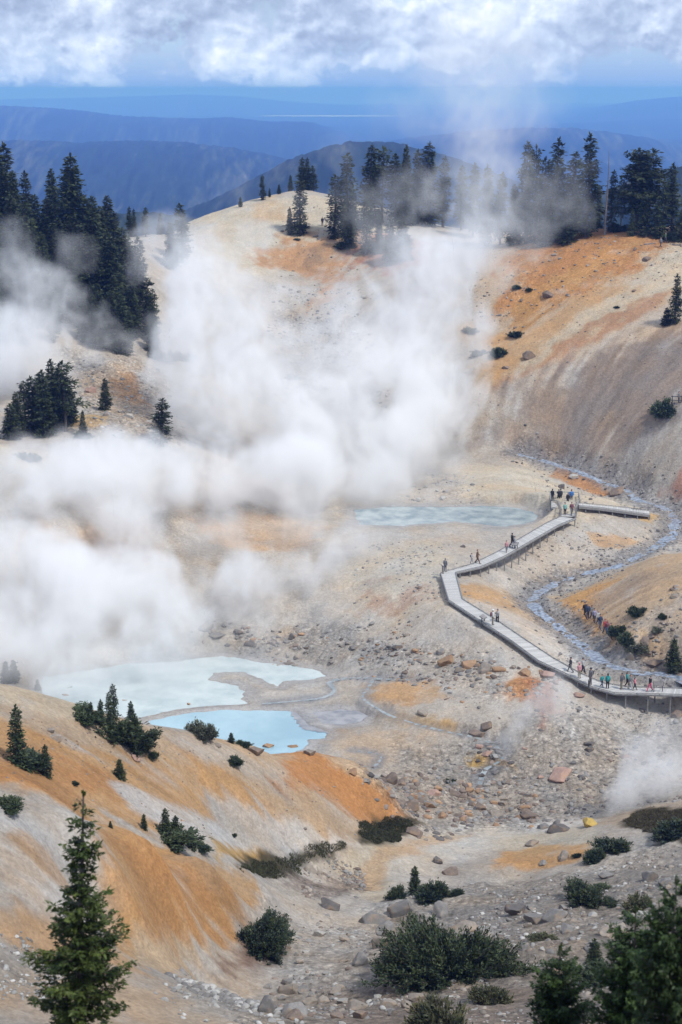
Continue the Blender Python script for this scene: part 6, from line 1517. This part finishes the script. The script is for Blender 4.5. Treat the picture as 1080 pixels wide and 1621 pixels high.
PPL = [ # px, py, z or None, rz, pose, top, bottom, label, group, H, hair, hair colour, pack, hat
 (903,1065,None,-80,'walk','dark','grey','man in dark jacket walking left, first of the lower boardwalk walkers',G1,1.74,'short','dark',None,None),
 (917,1073,None,20,'stand','rose','khaki','woman in long pink top on the bend, beside a taller man',G1,1.66,'long','brown',None,'rose'),
 (923,1067,None,60,'walk2','lgrey','dark','man in pale top just behind the woman in pink',G1,1.80,'short','black',None,None),
 (935,1084,None,-60,'stand','grey','grey','hiker with large dark backpack at the bend, in a grey cap',G1,1.86,'short','dark','black','dark'),
 (953,1088,None,40,'walk','teal','jeans','smaller person in teal, left of the woman in bright teal jacket',G1,1.42,'short','dark',None,None),
 (962,1090,None,180,'stand','teal','black','woman in bright teal jacket and black leggings, back turned',G1,1.66,'long','black','teal',None),
 (984,1091,None,-70,'stand','grey','khaki','man in grey top and tan trousers carrying a dark backpack',G1,1.76,'short','dark','dark',None),
 (993,1087,None,70,'walk2','teal','black','woman in teal top striding beside the backpack man',G1,1.62,'long','dark',None,None),
 (998,1092,None,60,'walk','grey','lgrey','adult in grey jacket next to the child in pink',G1,1.66,'short','brown',None,None),
 (1005,1092,None,70,'walk2','pink','dark','child in bright pink jacket walking right',G1,1.34,'long','dark',None,None),
 (1029,1094,None,-60,'walk','black','hotpink','person in black jacket and hot pink trousers by the information board',G1,1.62,'short','dark',None,None),
 (780,989,None,100,'stand','white','khaki','visitor with dark red backpack and white cap on lower boardwalk',G1,1.74,'short','lgrey','maroon','white'),
 (787.5,987,None,-20,'photo','lgrey','black','woman in black trousers taking a picture beside the red backpack',G1,1.66,'long','dark',None,None),
 (747,892,None,60,'walk2','lgrey','lgrey','child in pale clothes with small dark bag on upper boardwalk',G1,1.30,'short','dark','dark',None),
 (756,892,None,80,'walk','brown','brown','man in brown suitlike clothes walking right on upper boardwalk',G1,1.74,'short','brown',None,None),
 (705,905,None,150,'stand','grey','grey','hazy lone person by the small sign at the boardwalk corner',G1,1.66,'short','grey',None,None),
 (802,874,None,10,'walk','rose','grey','girl in pink shirt on the upper boardwalk beside a man in black',G1,1.48,'short','dark',None,None),
 (811,866,None,120,'walk','black','black','man in black leaning forward mid stride on upper boardwalk',G1,1.82,'short','dark',None,None),
 (815,867,None,100,'stand','lgrey','lgrey','pale dressed person partly behind the man in black',G1,1.5,'short','dark',None,None),
 (874.5,793,'P',150,'stand','black','dark','dark clothed visitor at the far left corner of the platform',G3,1.70,'long','black',None,None),
 (884.5,794,'P',180,'photo','black','black','taller black clothed visitor holding a camera on the platform',G3,1.72,'short','black',None,None),
 (887.5,793,'P',170,'stand','dark','black','visitor in dark clothes right beside the camera holder',G3,1.70,'short','dark',None,None),
 (899,798.5,'P',-30,'stand','black','dark','visitor in black just in front of the man in blue',G3,1.62,'long','dark','maroon',None),
 (904.5,795.5,'P',190,'hip','blue','grey','man in bright blue jacket looking out from the platform',G3,1.84,'short','brown',None,None),
 (894.5,815,'P',0,'stand','aqua','black','woman in pale aqua jacket walking off the platform',G3,1.66,'long','brown',None,None),
 (905,815,'P',10,'walk','maroon','grey','man in maroon jacket walking off the platform',G3,1.74,'short','brown',None,None),
 (926,978,None,25,'walk','black','black','first hiker in the line by the creek, in black, farthest away',G2,1.74,'short','dark',None,None),
 (930.5,981,None,25,'stand','navy','navy','second hiker of the line, big figure in dark blue',G2,1.84,'short','grey',None,None),
 (937,981,None,30,'walk2','grey','dark','half hidden grey hiker between the dark blue one and the lilac one',G2,1.66,'long','dark','dark',None),
 (941,987,None,25,'walk','lilac','dark','hiker in lilac jacket with pale shirt tied at the waist',G2,1.72,'short','dark',None,None),
 (947,992,None,30,'walk2','lgrey','grey','mostly hidden hiker behind the one in dark open jacket',G2,1.7,'short','tan',None,None),
 (950,998,None,25,'walk','navy','jeans','hiker in dark open jacket over white shirt and jeans',G2,1.80,'short','dark',None,None),
 (957.5,1005,None,30,'walk2','red','jeans','hiker in red jacket near the end of the line',G2,1.74,'short','red',None,None),
 (961.5,1007,None,30,'walk','maroon','jeans','hiker in dark red with pale trousers behind the red jacket',G2,1.66,'long','maroon',None,None),
 (967,1013,None,30,'walk','green','brown','last hiker of the line in dark green jacket and brown trousers',G2,1.82,'short','black',None,None),
 (1046,392,None,30,'walk','grey','dark','left hiker of the two on the right ridge',None,1.72,'short','dark',None,None),
 (1053.5,384.5,None,30,'walk2','green','dark','right and farther hiker of the two on the right ridge',None,1.72,'short','dark',None,None),
 (510.5,357,None,10,'stand','dark','dark','tiny dark hiker on the pale dome beside the spires',None,1.74,'short','dark',None,None),
 (522,368,None,10,'stand','brown','dark','tiny hiker lower on the pale dome beneath the drooping spire',None,1.5,'short','dark',None,None),
 (1074.5,639,None,60,'stand','grey','dark','grey visitor behind the barrier at the right slope edge',None,1.7,'short','dark',None,None),
]
for (px_, py_2, z_, rz_, ps, tp, bt, lb, gp, H_, hr, hc, pk, ht) in PPL:
    if z_ is None and gp == G1: z_ = zdeck(px_, py_2)
    if z_ == 'P': z_ = PZ
    if z_ is not None: loc = Vector(at_level(px_, py_2, z_+.0))
    else:
        loc = ground(px_, py_2); loc.z = topz(loc.x, loc.y)-.02
    person(loc, rd(rz_), ps, tp, bt, lb, gp, H_, hr, hc, pk, ht)
# ------------------------------------------------------------------ steam
def steam_mat(name, dens=1.0, step=0, colr=(1, 1, 1)):
    m = bpy.data.materials.new(name); m.use_nodes = True; nt = m.node_tree; nt.nodes.clear()
    pv = nt.nodes.new('ShaderNodeVolumePrincipled'); setin(pv, 'Color', (*colr, 1)); setin(pv, 'Density', dens); setin(pv, 'Anisotropy', .0); setin(pv, 'Absorption Color', (1, 1, 1, 1))
    ou = nt.nodes.new('ShaderNodeOutputMaterial'); nt.links.new(pv.outputs[0], ou.inputs['Volume']); return m
m_steam = steam_mat('steam', 1.35, colr=(.982, .991, 1.0))
def steam(label, lo, hi, vox, puffs, seed, feat=7.0, soft=.8, amp=.78, wisp=1.7, cap=.26):
    lo = np.array(lo, float); hi = np.array(hi, float); n = np.ceil((hi-lo)/vox).astype(int)+1; hi = lo+(n-1)*vox
    xs_ = [lo[i]+np.arange(n[i])*vox for i in range(3)]
    F = np.zeros(n, F32); Dn = np.zeros(n, F32); Wt = np.zeros(n, F32)
    # the whole field is warped so that puffs billow
    for pf in puffs:
        px, py, rp, Y, dens = pf[:5]; az_ = pf[5] if len(pf) > 5 else 1.0; ad = pf[6] if len(pf) > 6 else .85
        c = pt(px, py, Y); r = rp*tdepth(c[1], c[2])/FPX; R_ = np.array((r, r*ad, r*az_)); s = []
        for k in range(3): a, b2 = np.searchsorted(xs_[k], (c[k]-R_[k]*1.35, c[k]+R_[k]*1.35)); s.append(slice(a, b2))
        if any(q.stop <= q.start for q in s): continue
        gx_, gy_, gz_ = np.meshgrid(*[xs_[k][s[k]] for k in range(3)], indexing='ij')
        wq = r*.45; sc_ = 1/(r*.75)
        wx = fbm3(gx_*sc_, gy_*sc_, gz_*sc_, 2, seed+3)*wq; wy = fbm3(gx_*sc_+9, gy_*sc_, gz_*sc_, 2, seed+4)*wq; wz = fbm3(gx_*sc_, gy_*sc_+9, gz_*sc_, 2, seed+5)*wq
        q = ((gx_+wx-c[0])/R_[0])**2+((gy_+wy-c[1])/R_[1])**2+((gz_+wz-c[2])/R_[2])**2
        w_ = np.clip(1-q, 0, 1).astype(F32); s = tuple(s)
        F[s] = 1-(1-F[s])*(1-w_); Dn[s] += w_*dens; Wt[s] += w_
    m_ = F > .004; gx_, gy_, gz_ = np.meshgrid(*xs_, indexing='ij'); X, Y_, Z_ = gx_[m_], gy_[m_], gz_[m_]
    z_lift = Z_/wisp
    wf_ = feat*.55
    ux = fbm3(X/feat+3, Y_/feat, Z_/feat, 3, seed+50)*wf_; uy = fbm3(X/feat, Y_/feat+7, Z_/feat, 3, seed+51)*wf_; uz = fbm3(X/feat, Y_/feat, Z_/feat+5, 3, seed+52)*wf_
    fe = feat*.8; n1_ = fbm3((X+ux)/fe, (Y_+uy)/fe, (z_lift+uz)/fe, 6, seed+20, .60)
    n0 = fbm3(X/(feat*3), Y_/(feat*3), z_lift/(feat*3), 2, seed+40)
    f = F[m_]; e = sstep(0, soft, f-.24+amp*n1_*1.5+.30*n0)
    d = (Dn[m_]/np.maximum(Wt[m_], 1e-3))*e*np.clip(f*1.8, 0, 1)
    ff = 2.1*feat/7; rid = 1-np.abs(fbm3((X+ux*.7)/ff, (Y_+uy*.7)/ff, (Z_+uz*.7)/(ff*1.6), 3, seed+60, .6))*2.2
    d = d*(.42+1.0*np.clip(rid, 0, 1)**2); d = cap*(1-np.exp(-d/cap))
    hg = Z_-hz(X, Y_); d = d*np.clip(.35+hg/3, .35, 1)
    G = np.zeros(n, F32); G[m_] = d
    me = bpy.data.meshes.new('steam'); N_ = int(np.prod(n)); me.vertices.add(N_)
    a = me.attributes.new('d', 'FLOAT', 'POINT'); a.data.foreach_set('value', G.transpose(2, 1, 0).ravel())      # x fastest
    o = bpy.data.objects.new('steam', me); col.objects.link(o); me.materials.append(m_steam)
    ng = bpy.data.node_groups.new('steam_volume', 'GeometryNodeTree')
    ng.interface.new_socket('Geometry', in_out='INPUT', socket_type='NodeSocketGeometry'); ng.interface.new_socket('Geometry', in_out='OUTPUT', socket_type='NodeSocketGeometry')
    gi = ng.nodes.new('NodeGroupInput'); go = ng.nodes.new('NodeGroupOutput'); vc = ng.nodes.new('GeometryNodeVolumeCube'); si = ng.nodes.new('GeometryNodeSampleIndex'); na = ng.nodes.new('GeometryNodeInputNamedAttribute')
    na.data_type = 'FLOAT'; na.inputs[0].default_value = 'd'; si.data_type = 'FLOAT'; si.domain = 'POINT'; si.clamp = True
    ps = ng.nodes.new('GeometryNodeInputPosition'); sx_ = ng.nodes.new('ShaderNodeSeparateXYZ'); ng.links.new(ps.outputs[0], sx_.inputs[0])
    ii = []
    for k in range(3): ii.append(mth(ng, 'FLOOR', mth(ng, 'MULTIPLY_ADD', mth(ng, 'SUBTRACT', sx_.outputs[k], float(lo[k])), 1/vox, .5)))
    # integer arithmetic, so that large indices stay exact
    def im(op, a_, b_):
        q = ng.nodes.new('FunctionNodeIntegerMath'); q.operation = op
        for i_, v in enumerate((a_, b_)):
            if hasattr(v, 'links'): ng.links.new(v, q.inputs[i_])
            else: q.inputs[i_].default_value = v
        return q.outputs[0]
    idx = im('ADD', ii[0], im('MULTIPLY', im('ADD', ii[1], im('MULTIPLY', ii[2], int(n[1]))), int(n[0])))
    ng.links.new(gi.outputs[0], si.inputs['Geometry']); ng.links.new(na.outputs[0], si.inputs['Value']); ng.links.new(idx, si.inputs['Index'])
    ng.links.new(si.outputs[0], vc.inputs['Density']); vc.inputs['Min'].default_value = lo; vc.inputs['Max'].default_value = hi
    for k, ax_ in enumerate('XYZ'): vc.inputs['Resolution '+ax_].default_value = int(n[k])
    sm = ng.nodes.new('GeometryNodeSetMaterial'); sm.inputs['Material'].default_value = m_steam
    ng.links.new(vc.outputs[0], sm.inputs[0]); ng.links.new(sm.outputs[0], go.inputs[0])
    md = o.modifiers.new('steam', 'NODES'); md.node_group = ng
    tag(o, label, 'steam', kind='stuff'); return o
VX_ = .38 if 'lowvox' not in TEST else .9
PUFF = [
 # low cloud over the left basin
 (150,770,115,208,0.55),(60,805,110,205,0.55),(250,755,95,210,0.5),(330,740,90,214,0.45),(420,745,90,218,0.4),(485,745,80,222,0.55),(20,730,55,208,0.16),(200,845,86,199,0.13),
 (40,915,118,190,0.55),(150,935,108,188,0.374),(260,945,102,188,0.594),(370,935,102,192,0.384),(470,920,97,197,0.36),(555,895,86,204,0.264),(20,1005,113,180,0.495),(120,1015,91,179,0.33),(215,1030,81,177,0.176),(300,990,75,182,0.0975),(420,985,64,186,0.09),(520,970,70,189,0.06),(620,935,65,195,0.1),(690,960,60,190,0.03),
 (340,840,75,203,0.09),(470,835,86,209,0.176),(100,865,75,198,0.05),(100,1075,81,170,0.176),(250,1070,70,172,0.066),(330,1050,59,175,0.015),(160,1105,64,168,0.077),(400,1040,59,177,0.01),
 (60,1065,95,175,.09),(180,1085,85,172,.05),(300,1065,85,178,.045),(-20,1100,80,170,.09),(420,1060,70,180,.03),
 # main plume
 (560,800,100,232,0.42),(600,725,110,240,0.45),(650,655,100,244,0.45),(560,665,75,240,0.34),(690,585,90,247,0.42),(655,525,95,249,0.4),(725,500,75,250,0.24),(680,440,90,252,0.36),(735,400,75,254,0.24),(630,400,55,252,0.1),
 (705,345,65,256,0.18),(765,350,70,257,0.13),(740,295,70,258,0.1),(775,260,70,259,0.07),(680,290,50,258,0.05),(745,215,85,260,0.08),(785,180,88,262,0.06),(720,140,92,262,0.05),(790,110,98,262,0.04),(690,80,98,262,0.025),(760,50,115,262,0.03),(850,150,80,262,0.012),(640,180,78,262,0.02),
 (835,330,65,258,0.03),(865,295,60,259,0.024),(910,330,60,259,0.022),(928,275,45,259,0.02),(850,385,50,256,0.06),(800,430,50,254,0.06),(960,340,40,259,0.014),
 (690,710,75,244,0.1),(715,765,60,236,0.06),(650,810,75,228,0.12),(745,640,50,246,0.06),(740,560,50,248,0.08),(600,880,75,205,0.088),
 # middle left plume
 (470,690,85,232,0.34),(420,625,85,234,0.3),(350,605,95,236,0.32),(300,650,70,232,0.3),(310,545,90,240,0.3),(385,535,90,242,0.24),(330,470,90,244,0.3),(290,415,65,246,0.24),(370,435,65,246,0.18),(250,595,42,236,0.22),(400,375,50,250,0.07),(330,375,60,250,0.11),
 (480,565,75,242,0.14),(545,590,85,244,0.2),(575,480,70,248,0.17),(440,480,65,246,0.1),(520,500,55,247,0.07),(265,365,55,250,0.09),(615,585,75,246,0.26),(500,650,75,238,0.24),
 (600,340,70,258,0.03),(640,290,55,260,0.03),(560,300,50,262,0.016),(540,240,45,262,0.014),(590,395,50,254,0.05),(470,330,60,258,0.014),(395,310,50,262,0.014),
 # far left
 (50,535,95,246,0.3),(10,600,85,244,0.32),(100,470,65,250,0.18),(40,440,70,250,0.12),(150,525,65,248,0.14),(20,395,60,250,0.05),(120,400,50,254,0.05),(200,540,50,246,0.07),(90,605,50,244,0.08),(220,400,55,254,0.06),
 # hidden lower parts that feed them
 (0,870,97,196,0.175),(-60,790,90,206,0.4),(-60,910,97,190,0.385),
]
STEAM_ON = 'nosteam' not in TEST
if STEAM_ON:
    steam('white steam billowing from the hot pools in the middle of the basin', (-66, 158, 0), (38, 276, 76), VX_, PUFF, 5)
    steam('thin wisp of steam from a small vent right of the yellow boulder', (18, 112, 0), (42, 160, 22), .3,
      [(972,1290,24,138,.9),(982,1270,36,139,.8),(1002,1248,46,140,.6),(1030,1222,56,141,.4),(1062,1225,56,142,.25),(1012,1192,52,142,.18),(1062,1180,58,143,.12),(1075,1260,40,140,.3)], 31, 2.4, .7, .7, cap=.45)
    steam('faint steam drifting over the grey lower basin below the boardwalk', (4, 138, 0), (30, 178, 18), .3,
      [(825,1168,50,158,.22),(848,1135,56,160,.18),(880,1105,52,162,.14),(795,1190,40,156,.15),(905,1140,50,161,.10),(700,1180,40,158,.05)], 37, 3.0, .7, .7, cap=.9)
